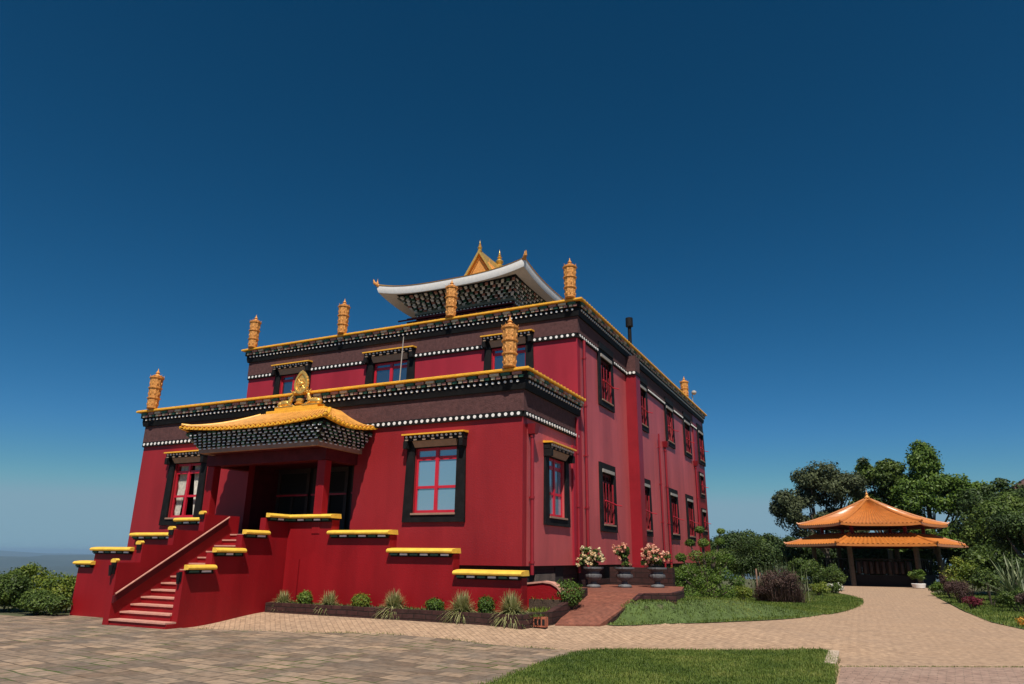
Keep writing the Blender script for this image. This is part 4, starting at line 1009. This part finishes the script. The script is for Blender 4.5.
tuft(-13.62, 14.62, .41, .36, 260, 31, 'smallest striped grass tuft, beside the stair wall'); tuft(-12.12, 14.62, .41, .40, 300, 32, 'striped grass tuft second from the stair wall')
tuft(-10.15, 14.60, .41, .49, 420, 33, 'striped grass tuft in the middle of the planter'); tuft(-8.28, 14.60, .41, .52, 440, 34, 'striped grass tuft below the lowest yellow cap')
tuft(-7.08, 14.66, .41, .56, 480, 35, 'widest striped grass tuft, nearest the brick ramp')
def ball(x, y, z, R, seed, label, m=LB, n=1500):
    e = empty('box_ball', (x, y, z), label=label, cat='shrub', group='clipped box balls in the planter bed')
    foliage('leaves', [((x, y, z+R[2]*.9), np.array(R))], n, .045, m, e, seed, .6, .72); 
    b = MB(); b.tube([(x, y, z-.05), (x, y, z+R[2]*.9)], .02, 5); b.build('stem', BARK, e)
ball(-12.95, 14.68, .40, (.19, .18, .17), 41, 'clipped round box ball between the two tufts by the stair'); ball(-11.18, 14.68, .40, (.24, .2, .17), 42, 'low bright box ball left of the middle tuft', LYE)
ball(-9.05, 14.68, .40, (.22, .2, .15), 43, 'low box ball right of the middle tuft'); ball(-7.72, 14.70, .40, (.19, .18, .20), 44, 'small box ball between the two largest tufts')
ball(-6.36, 16.25, .56, (.37, .34, .29), 45, 'largest box ball, at the corner of the planter by the ramp', LB, 2600)
rr = np.random.default_rng(5); n = 2600; P = np.column_stack([rr.uniform(-13.8, -6.3, n), rr.uniform(14.42, 14.85, n), np.full(n, .41)])
tag(blades('planter_ground_cover', P, .10, .02, (.2, 1.3), .6, LG, None, 51, 2), 'low green ground cover along the top of the planter', 'ground cover', kind='stuff')
n = 1500; P = np.column_stack([rr.uniform(-7.1, -6.42, n), rr.uniform(15.0, 17.3, n), np.zeros(n)]); P[:, 2] = np.where(P[:, 1] > 15.9, .67, .44)
tag(blades('planter_ground_cover', P, .13, .022, (.2, 1.3), .6, LYE, None, 52, 2), 'pale ground cover behind the corner of the planter by the ramp', 'ground cover', kind='stuff')

# ------------------------------------------------------------------ urns with begonias
def urn(x, y, z, label, ncl, pm, seed, wd):
    e = empty('stone_urn', (x, y, z), label=label, cat='urn', group='stone urns on the landing')
    b = MB(); b.lathe([(.27, 0), (.29, .04), (.25, .08), (.13, .12), (.11, .17), (.16, .20), (.30, .25), (.35, .32), (.34, .38), (.25, .42), (.25, .46), (.34, .52), (.42, .55), (.42, .60), (.36, .60), (.34, .54)], (x, y, z), 32, 0, 14, .035)
    b.v = [(x+(q[0]-x)*.70, y+(q[1]-y)*.70, z+(q[2]-z)*.95) for q in b.v]
    b.build('urn_body', URN, e, smooth=True)
    b = MB(); b.lathe([(.235, .52), (.0, .545)], (x, y, z), 12); b.build('urn_soil', SOIL, e)
    p = empty('flowering_plant', (x, y, z+.55), label=label.replace('dark stone urn', 'plant').replace('urn', 'plant'), cat='plant', group='flowering plants in the urns')
    r = random.Random(seed); b = MB(); cl = []; fl = []
    for k in range(ncl):
        a = r.uniform(0, 6.28); rad = r.uniform(.05, wd); h = r.uniform(.12, .55); q = (x+rad*math.cos(a), y+rad*math.sin(a)*.6, z+.58+h)
        b.tube([(x+.05*math.cos(a), y+.05*math.sin(a), z+.56), (x+rad*.5*math.cos(a), y+rad*.3*math.sin(a), z+.58+h*.6), q], [.012, .009, .005], 5)
        cl.append((np.array(q)+[0, 0, -.05], np.array([.11, .11, .08])))
        for _ in range(3): fl.append((np.array(q)+[r.uniform(-.16, .16), r.uniform(-.14, .02), r.uniform(-.14, .1)], np.array([.05, .04, .055])*r.uniform(.6, 1.1)))
    b.build('stem', LP if False else BARK, p); foliage('leaves', cl, 60, .10, LG, p, seed, .6, .2); foliage('blossoms', fl, 22, .055, pm, p, seed+1, .8, .5)
urn(-7.05, 20.1, .802, 'dark stone urn with cream flowers, nearest the temple corner', 16, PETY, 61, .42)
urn(-6.3, 20.7, .802, 'dark stone urn with salmon flowers, middle of the three', 13, PET, 62, .30)
urn(-5.5, 21.35, .802, 'dark stone urn with the widest pink flowers, farthest along the landing', 26, PET, 63, .50)

# ------------------------------------------------------------------ pavilion
pv = empty('garden_pavilion', (.95, 56, 0), label='open garden pavilion with a double orange hexagonal tiled roof at the end of the road', cat='pavilion')
PC = Vector((.95, 56.3, 0)); PR = math.radians(7)
def hexpt(R_, k, z): a = PR+math.radians(-120+60*k); return Vector((PC.x+R_*math.cos(a), PC.y+R_*math.sin(a), z))
def hexroof(R0, z0, R1, z1, up_, mi, b, tiles=20, curve=1.5):
    for k in range(6):
        e0, e1, q0, q1 = hexpt(R0, k, z0), hexpt(R0, k+1, z0), hexpt(R1, k, z1), hexpt(R1, k+1, z1)
        m = tiles*2; rows = 8; vs = []; fs = []
        for r in range(rows+1):
            t = r/rows
            for j in range(m+1):
                s = j/m; e = e0.lerp(e1, s); q = q0.lerp(q1, s); v = e.lerp(q, t); ez = z0+up_*abs(2*s-1)**4*(1-t)**2
                v.z = ez+(z1-z0)*t**curve+.07*(j % 2); vs.append(v)
        for r in range(rows):
            for j in range(m): fs.append((r*(m+1)+j, r*(m+1)+j+1, (r+1)*(m+1)+j+1, (r+1)*(m+1)+j))
        b.add(vs, fs, mi)
def hexedge(b, R0, z0, up_, h, mi):
    for k in range(6):
        e0, e1 = hexpt(R0, k, z0), hexpt(R0, k+1, z0); i0, i1 = hexpt(R0-.2, k, z0), hexpt(R0-.2, k+1, z0); n = 16; vs = []; fs = []
        for j in range(n+1):
            s = j/n; dz = up_*abs(2*s-1)**4; p = e0.lerp(e1, s); q = i0.lerp(i1, s)
            vs += [(p.x, p.y, z0+dz+.02), (p.x, p.y, z0+dz-h), (q.x, q.y, z0+dz-h), (q.x, q.y, z0+dz+.02)]
        for j in range(n):
            for t in range(4): fs.append((j*4+t, j*4+(t+1) % 4, (j+1)*4+(t+1) % 4, (j+1)*4+t))
        b.add(vs, fs, mi)
RU, RL = 4.75, 5.75
b = MB(); hexroof(RU, 3.92, .18, 5.72, .10, 0, b, curve=1.25); o1 = b.build('upper_roof', TILEP, pv)
b = MB(); hexedge(b, RU, 3.92, .10, .14, 0); b.build('eave_board', TILEP, o1)
b = MB(); hexroof(RL, 2.62, 3.6, 3.30, .04, 0, b, curve=1.15); o2 = b.build('lower_roof', TILEP, pv)
b = MB(); hexedge(b, RL, 2.62, .04, .13, 0); b.build('eave_board', TILEP, o2)
for (oo, R0, z0, R1, z1, u_, cv) in ((o1, RU, 3.92, .18, 5.72, .10, 1.25), (o2, RL, 2.62, 3.6, 3.30, .04, 1.15)):
    b = MB()
    for k in range(6):
        pts = [hexpt(R0+.12, k, z0+u_+.16)]+[Vector((*hexpt(R0+(R1-R0)*t, k, 0).xy, z0+u_*(1-t)**2+(z1-z0)*t**cv+.06)) for t in [i/8 for i in range(9)]]
        b.tube(pts, [.05]+[.085]*9, 8)
    b.build('hip_ridge', TILEP, oo, smooth=True)
b = MB(); b.lathe([(.22, -.1), (.26, 0), (.14, .08), (.2, .18), (.1, .28), (.07, .36), (.1, .42), (.04, .5), (.02, .62), (.004, .8)], (PC.x, PC.y, 5.72), 14); b.build('pavilion_spire', GOLD, o1, smooth=True)
b = MB()
for k in range(6):
    for (r0, z0, z1, rr_) in ((3.9, 0, 2.75, .16), (3.2, 3.1, 4.05, .12)):
        p = hexpt(r0, k, 0); b2 = MB(); b2.tube([(p.x, p.y, z0), (p.x, p.y, z1)], rr_, 14); b2.build('pavilion_column', BARK if r0 > 3.5 else RED, pv, smooth=True)
b = MB()
for k in range(6):
    for r0, z0, z1 in ((3.75, 2.45, 2.66), (3.5, 3.2, 3.4), (3.2, 3.80, 3.99)):
        a, c = hexpt(r0, k, 0), hexpt(r0, k+1, 0); d = (c-a).normalized()*.1; n_ = Vector((-d.y, d.x, 0)); b.hexa([(*(a-n_).xy, z0), (*(c-n_).xy, z0), (*(c+n_).xy, z0), (*(a+n_).xy, z0), (*(a-n_).xy, z1), (*(c-n_).xy, z1), (*(c+n_).xy, z1), (*(a+n_).xy, z1)])
b.build('tie_beam', REDD, pv)
b = MB()  # prayer wheels screen and low wall
a, c = hexpt(3.3, 0, 0), hexpt(3.3, 1, 0)
for k in range(9):
    p = a.lerp(c, (k+.5)/9)
    b.lathe([(.02, .75), (.15, .8), (.17, .9), (.17, 1.45), (.15, 1.55), (.02, 1.6)], (p.x, p.y, 0), 12)
b.build('prayer_wheels', mat('shade_dark_copper', (.025, .009, .006), .5, .4, 9, .4, 30, metal=.3), pv, smooth=True)  # copper colour darkened to give the shade inside the pavilion
b = MB()
for k in range(6):
    if k in (3,): continue
    a, c = hexpt(3.45, k, 0), hexpt(3.45, k+1, 0); d = (c-a).normalized()*.06; n_ = Vector((-d.y, d.x, 0))
    for z0, z1 in ((0, .72), (1.66, 1.74)): b.hexa([(*(a-n_).xy, z0), (*(c-n_).xy, z0), (*(c+n_).xy, z0), (*(a+n_).xy, z0), (*(a-n_).xy, z1), (*(c-n_).xy, z1), (*(c+n_).xy, z1), (*(a+n_).xy, z1)])
    for j in range(1, 9):
        p = a.lerp(c, j/9); b.tube([(p.x, p.y, .7), (p.x, p.y, 1.7)], .035, 6)
b.build('low_screen', DARK, pv)

# ------------------------------------------------------------------ trees
G_T = 'trees behind the pavilion'
tree(-2.5, 66, -.5, [((-2.3, 66, 7.3), (3.1, 2.6, 2.9), 48), ((-5.0, 64.5, 5.2), (1.8, 1.8, 2.5), 26), ((-2.0, 66, 4.0), (3.4, 2.2, 2.4), 34), ((-.2, 66, 7.4), (1.9, 1.8, 2.2), 22)], 'grey-green rounded tree, leftmost and broadest behind the pavilion', LGR, 3.0, seed=101, cr=.8, per=300, leaf=.22)
tree(2.2, 69, -.5, [((2.3, 69, 8.6), (2.5, 1.8, 2.3), 34), ((1.9, 69, 5.6), (3.0, 1.8, 2.9), 36), ((3.9, 69, 7.4), (1.3, 1.4, 2.6), 18)], 'open-crowned mid-green tree right behind the pavilion spire', LG, 3.5, seed=111, cr=.75, per=280, leaf=.22)
tree(5.8, 68, -.5, [((5.7, 68, 9.3), (1.6, 1.5, 2.2), 22), ((6.3, 68, 6.9), (3.3, 2.4, 2.9), 46), ((8.7, 68, 6.4), (2.3, 1.8, 2.3), 24), ((4.4, 67, 6.2), (1.6, 1.4, 2.8), 18), ((5.5, 67, 3.4), (3.6, 2, 1.8), 20)], 'tallest bright green tree, right of the pavilion spire', LB, 3.5, seed=121, cr=.85, leaf=.24, per=300)
tree(9.6, 66, -.5, [((10.3, 66, 5.6), (2.8, 2.2, 2.6), 30), ((8.4, 62, 4.0), (2.3, 2, 2.6), 20)], 'dark green tree at the far right under the brown roof', LD, 3.2, seed=131, cr=.85)
tree(-11.2, 78, -1.2, [((-11.2, 78, 3.1), (3.4, 2.4, 1.7), 26), ((-8, 77, 2.6), (2.4, 2.0, 1.8), 14)], 'low dark tree filling the gap between the temple and the pavilion', LD, 1.6, seed=141, group='trees beyond the temple')
tree(-7.6, 66, -.6, [((-7.6, 66, 2.1), (2.3, 2, 1.7), 20)], 'smaller mid-green tree left of the pavilion trees', LG, 1.4, seed=151, cr=.8, group='trees beyond the temple')
tree(-15, 84, -1.5, [((-15, 84, 2.5), (4, 2.4, 1.9), 22)], 'tree just visible past the back corner of the temple', LD, 1.6, seed=155, group='trees beyond the temple')
tree(7.0, 45, 0, [((6.6, 44, 3.1), (1.9, 2.0, 1.7), 22), ((8.3, 46, 3.7), (2.3, 2.2, 1.9), 22), ((5.9, 42, 1.4), (1.3, 1.5, 1.4), 14)], 'big dense green tree leaning over the right edge of the road', LG, 1.8, seed=161, cr=.75, leaf=.16, per=520, group='garden trees right of the road')
tree(6.7, 36, 0, [((6.3, 36, 2.6), (1.5, 1.6, 1.6), 18), ((5.8, 34, 1.2), (1.0, 1.2, 1.1), 10)], 'dark bushy tree behind the sword-leaved plant', LD, 1.4, seed=171, cr=.6, leaf=.12, per=480, group='garden trees right of the road')
tree(-6.2, 72, -.8, [((-6.4, 72, 2.2), (3.0, 2, 2.3), 44)], 'round dark tree directly left of the grey-green tree', LD, 1.2, seed=158, cr=.8, group='trees beyond the temple')
for i, (x, y, zz, R_, lab) in enumerate([(-1.0, 73, 1.6, (6.5, 2, 3.0), 'dense dark thicket seen through the pavilion on its left'), (6.5, 72, 1.8, (6, 2, 3.2), 'dense dark thicket seen through the pavilion on its right')]):
    tree(x, y, -1, [((x, y, zz), R_, 80)], lab, LD, 1.5, seed=181+i*9, cr=1.2, group='thickets beyond the pavilion')
# shrubs left of the road on the oval lawn
def gzf(x, y): return float(gz(x, y))
shrub('dark_shrub', -4.1, 33.0, 0, (1.4, 1.2, 1.42), 'large dark round shrub behind the purple bush', 'shrub', LD, 30, 460, .085, .5, 201)
shrub('round_shrub', -2.7, 41.0, 0, (1.1, 1.0, .98), 'mid-green dome shrub left of the pavilion entrance', 'shrub', LG, 20, 360, .10, .4, 202)
shrub('yellow_shrub', -4.32, 29.5, .0, (.42, .40, .36), 'small yellow-green rounded shrub between the cloud-pruned tree and the purple bush', 'shrub', LYE, 12, 260, .055, .2, 203)
shrub('bushy_shrub', -6.4, 30, .0, (1.0, 1.0, .85), 'green shrub against the temple basement behind the cloud-pruned tree', 'shrub', LG, 18, 300, .09, .4, 204)
shrub('bushy_shrub', -6.2, 37, .0, (1.3, 1.1, 1.2), 'tall green shrub by the back corner of the temple', 'shrub', LG, 22, 320, .10, .45, 205)
shrub('bushy_shrub', -1.6, 44.5, .0, (.9, .9, .75), 'low green shrub beside the left pavilion column', 'shrub', LG, 14, 260, .09, .35, 206)
shrub('flowering_shrub', -1.35, 39.6, .0, (.55, .5, .30), 'low shrub with white flowers at the tip of the oval lawn', 'shrub', LG, 10, 200, .08, .2, 207)
fe = bpy.data.objects['flowering_shrub']; foliage('blossoms', ell_clumps((-1.35, 39.45, .36), (.5, .45, .28), 16, .07, 208, .9), 14, .07, PETW, fe, 209, .8)
shrub('low_shrub', -1.9, 37.2, 0, (.6, .5, .35), 'low yellowish groundcover shrub right of the purple bush', 'shrub', LYE, 10, 200, .07, .22, 210)
shrub('low_shrub', -5.5, 24.0, .1, (.75, .6, .22), 'flat bright green edging shrub under the cloud-pruned tree', 'shrub', LB, 12, 220, .06, .2, 211)
# purple bush: twiggy fountain of blades
pe = empty('purple_bush', (-3.1, 29.8, 0), label='wide purple-brown twiggy bush on the oval lawn', cat='shrub')
rr = np.random.default_rng(77); n = 1500; cxs = np.array([[-3.5, 30.1], [-3.0, 29.7], [-2.45, 29.9], [-2.7, 30.3]]); k = rr.integers(0, 4, n)
blades('twigs', np.column_stack([cxs[k]+rr.normal(0, .16, (n, 2)), np.full(n, .0)]), 1.0, .022, (.02, .95), .25, LP, pe, 78, 4)
foliage('leaves', ell_clumps((-2.98, 29.9, .66), (1.0, .7, .78), 34, .26, 79), 220, .055, LP, pe, 80)
se = empty('seed_grass', (-3.0, 31.0, 0), label='pale feathery grass behind the purple bush', cat='plant'); n = 260
blades('blades', np.column_stack([-3.0+rr.normal(0, .45, n), 31.0+rr.normal(0, .2, n), np.zeros(n)]), 1.55, .02, (.02, .45), .2, LF, se, 81, 4)
pst = MB(); pst.tube([(-4.0, 31.9, 0), (-4.0, 31.9, 1.25)], .035, 8); pst.tube([(-3.86, 31.85, 0), (-3.86, 31.85, 1.1)], .03, 8); tag(pst.build('garden_stake', TAN, None), 'pair of short timber stakes left of the purple bush', 'stake')
# cloud pruned tree
ce = empty('cloud_pruned_tree', (-5.0, 25.6, .1), label='cloud-pruned garden tree of many small green balls beside the landing', cat='tree')
rc = random.Random(9); cl = []; b = MB()
spots = [(-5.9, 25.3, .55, .42), (-5.35, 25.1, .42, .34), (-4.7, 25.2, .5, .36), (-4.2, 25.6, .45, .34), (-6.0, 25.6, 1.05, .22), (-5.5, 25.5, 1.1, .30), (-4.9, 25.6, 1.05, .34), (-4.3, 25.8, 1.0, .30), (-3.9, 26, .8, .26), (-5.75, 25.8, 1.55, .20), (-5.2, 25.8, 1.6, .27), (-4.65, 25.8, 1.6, .30), (-4.15, 26, 1.5, .24), (-4.95, 25.9, 2.05, .20), (-4.4, 26, 2.1, .17), (-5.45, 26, 2.05, .17), (-5.05, 25.9, 2.5, .17), (-4.35, 26.1, 2.45, .14), (-5.1, 25.3, .75, .25), (-4.5, 25.3, .85, .22), (-5.7, 25.2, .95, .2)]
for x, y, z, r in spots:
    z += .12; cl.append((np.array([x, y, z]), np.array([r, r, r*.72]))); b.tube([(-4.9, 25.9, .05), (-4.9+(x+4.9)*.45, 25.9+(y-25.9)*.4, z*.6), (x, y, z)], [.06, .04, .02], 6)
foliage('leaf_pads', cl, 650, .055, LB, ce, 91, .6, .7); b.build('trunk', BARK, ce, smooth=True)
# plants right of the road
shrub('yellow_shrub', 4.1, 37.5, 0, (1.05, .9, .95), 'tall yellow-tipped shrub right of the road', 'shrub', LYE, 18, 260, .085, .4, 221)
shrub('purple_shrub', 3.35, 34.0, 0, (.62, .6, .52), 'brownish purple shrub at the right road edge', 'shrub', LP, 14, 300, .05, .25, 222)
shrub('purple_shrub', 3.5, 38.5, 0, (.5, .5, .6), 'smaller purple shrub behind, near the pavilion side', 'shrub', LP, 12, 260, .06, .25, 223)
shrub('green_shrub', 3.35, 41, 0, (.65, .6, .42), 'low bright green shrub at the road edge near the pavilion', 'shrub', LB, 12, 240, .08, .25, 224)
shrub('green_shrub', 4.3, 33.2, 0, (.7, .7, .75), 'airy green shrub between the purple and red plants', 'shrub', LG, 14, 180, .08, .3, 225)
shrub('red_shrub', 3.35, 30.2, 0, (.36, .35, .28), 'small crimson-leaved plant at the road edge', 'shrub', PETR, 9, 200, .05, .15, 226)
shrub('green_shrub', 4.6, 29.5, 0, (.9, .7, .42), 'low green shrub below the sword-leaved plant', 'shrub', LG, 14, 240, .06, .25, 227)
shrub('dark_shrub', 4.35, 26.0, 0, (.42, .42, .48), 'dark bronze shrub above the orange flower clump', 'shrub', LP, 12, 220, .05, .2, 228)
shrub('flower_clump', 3.95, 23.2, 0, (.46, .38, .17), 'orange and yellow flower clump at the right road corner', 'flowers', PETO, 10, 220, .04, .14, 229, stem=False)
shrub('green_shrub', 5.3, 25.0, 0, (.6, .6, .5), 'leafy green shrub at the right picture edge behind the flower clump', 'shrub', LG, 12, 220, .06, .22, 230)
fx = empty('flax_plant', (4.9, 31.5, .2), label='sword-leaved flax plant with long pale arching leaves', cat='plant'); n = 70
blades('leaves', np.column_stack([4.9+rr.normal(0, .12, n), 31.5+rr.normal(0, .1, n), np.full(n, .3)]), 1.85, .085, (.1, 1.0), .35, LF, fx, 83, 6)
rg = [(2.98, 29), (3.1, 24.6), (3.55, 22.3), (6.5, 21.5), (7, 44), (3.1, 44)]
sheet('garden_bed', rg, GRASSG, .03); grass('bed_grass', rg, 420, .10, .025, 27, 'rough green grass in the bed along the right side of the road')
pp = empty('pot_plant', (3.05, 51.5, 0), label='potted plant in a white pot at the right pavilion column', cat='plant')
b = MB(); b.lathe([(.26, 0), (.34, .05), (.40, .28), (.36, .30), (.3, .26)], (3.05, 51.5, 0), 16); b.build('flower_pot', WHT, pp, smooth=True)
foliage('leaves', ell_clumps((3.05, 51.5, .78), (.52, .5, .5), 14, .2, 85), 110, .10, LB, pp, 86)
# left hedges
shrub('hedge_shrub', -25.6, 14.6, -.5, (1.5, .9, .80), 'broad-leaved hedge bush at the left picture edge', 'hedge', LG, 34, 420, .09, .42, 241)
shrub('hedge_shrub', -23.7, 15.4, -.5, (1.1, .9, .74), 'yellow-topped hedge bush between the edge bush and the stair wall', 'hedge', LYE, 26, 360, .08, .34, 242)
shrub('hedge_shrub', -23.2, 14.4, -.4, (1.15, .5, .48), 'low dark green hedge bush in front of the yellow-topped one', 'hedge', LG, 20, 420, .08, .28, 243)
shrub('hedge_shrub', -28.2, 16.6, -.8, (1.7, 1.2, 1.05), 'taller pale green bush rising behind the left hedge', 'hedge', LYE, 22, 320, .09, .42, 244)
shrub('hedge_shrub', -23.6, 16.8, -.7, (.85, .7, .98), 'green bush behind the hedge close to the temple', 'hedge', LG, 18, 280, .09, .34, 245)

# ------------------------------------------------------------------ small ground things
ks = MB(); ks.box(-.74, -.55, 13.3, 15.05, .0, .055); o = ks.build('kerb_stone', KERB, None, bevel=.015); tag(o, 'short pale kerb stone at the corner of the front lawn', 'kerb')
rr = np.random.default_rng(15); n = 900
t = rr.random(n); P = np.column_stack([-.5+t*2.9, 13.08+t*1.6+rr.normal(0, .015, n)]); zq = gz(P[:, 0], P[:, 1])+.026
tag(blades('joint_weeds', np.column_stack([P, zq]), .03, .008, (.2, 1.2), .5, LGS, None, 16, 2), 'line of grass growing in the joint across the side paving', 'grass', kind='stuff')
n = 2200; t = rr.random(n); P = np.column_stack([-13.5+t*9.0, np.interp(-13.5+t*9.0, [-13.9, -9.24, -5.3], [11.85, 12.85, 12.75])+rr.normal(0, .05, n)]); P = P[rr.random(n) < vnoise(P[:, 0], P[:, 1], .5, 9)**1.8]
tag(blades('plaza_weeds', np.column_stack([P, gz(P[:, 0], P[:, 1])+.02]), .05, .010, (.2, 1.2), .5, LGS, None, 17, 2), 'sparse weeds along the edge of the stone plaza', 'grass', kind='stuff')
# brown roofed house far right
h = empty('hillside_house', (15.2, 82, 2), label='corner of a house with a brown tiled roof above the trees at the right edge', cat='house')
b = MB(); b.box(14.6, 20, 80, 86, -2, 8.2); b.build('wall', CONC, h)
b = MB(); b.hexa([(13.4, 78.8, 8.1), (21.5, 78.8, 8.1), (21.5, 87, 8.1), (13.4, 87, 8.1), (17.2, 82, 10.6), (18, 82, 10.6), (18, 84, 10.6), (17.2, 84, 10.6)]); b.build('roof', mat('brown_tile', (.07, .03, .022), .7, .3, 4, .5, 20), h)

# ------------------------------------------------------------------ haze
b = MB(); b.box(-41900, 41900, -41900, 41900, -420, 60)
hz = b.build('haze', [], None); tag(hz, 'thin blue air between the temple and the distant hills', 'haze', kind='stuff')
hm = bpy.data.materials.new('haze_air'); hm.use_nodes = True; n = hm.node_tree.nodes; n.remove(n['Principled BSDF'])
pvn = n.new('ShaderNodeVolumePrincipled'); pvn.inputs['Color'].default_value = (.48, .74, 1, 1); pvn.inputs['Density'].default_value = 5.5e-5; pvn.inputs['Anisotropy'].default_value = .2
hm.node_tree.links.new(pvn.outputs[0], n['Material Output'].inputs['Volume']); hz.data.materials.append(hm)
for o in bpy.data.objects:
    if o.name.startswith('terrain') or o.get('kind') == 'structure': o['kind'] = 'structure'
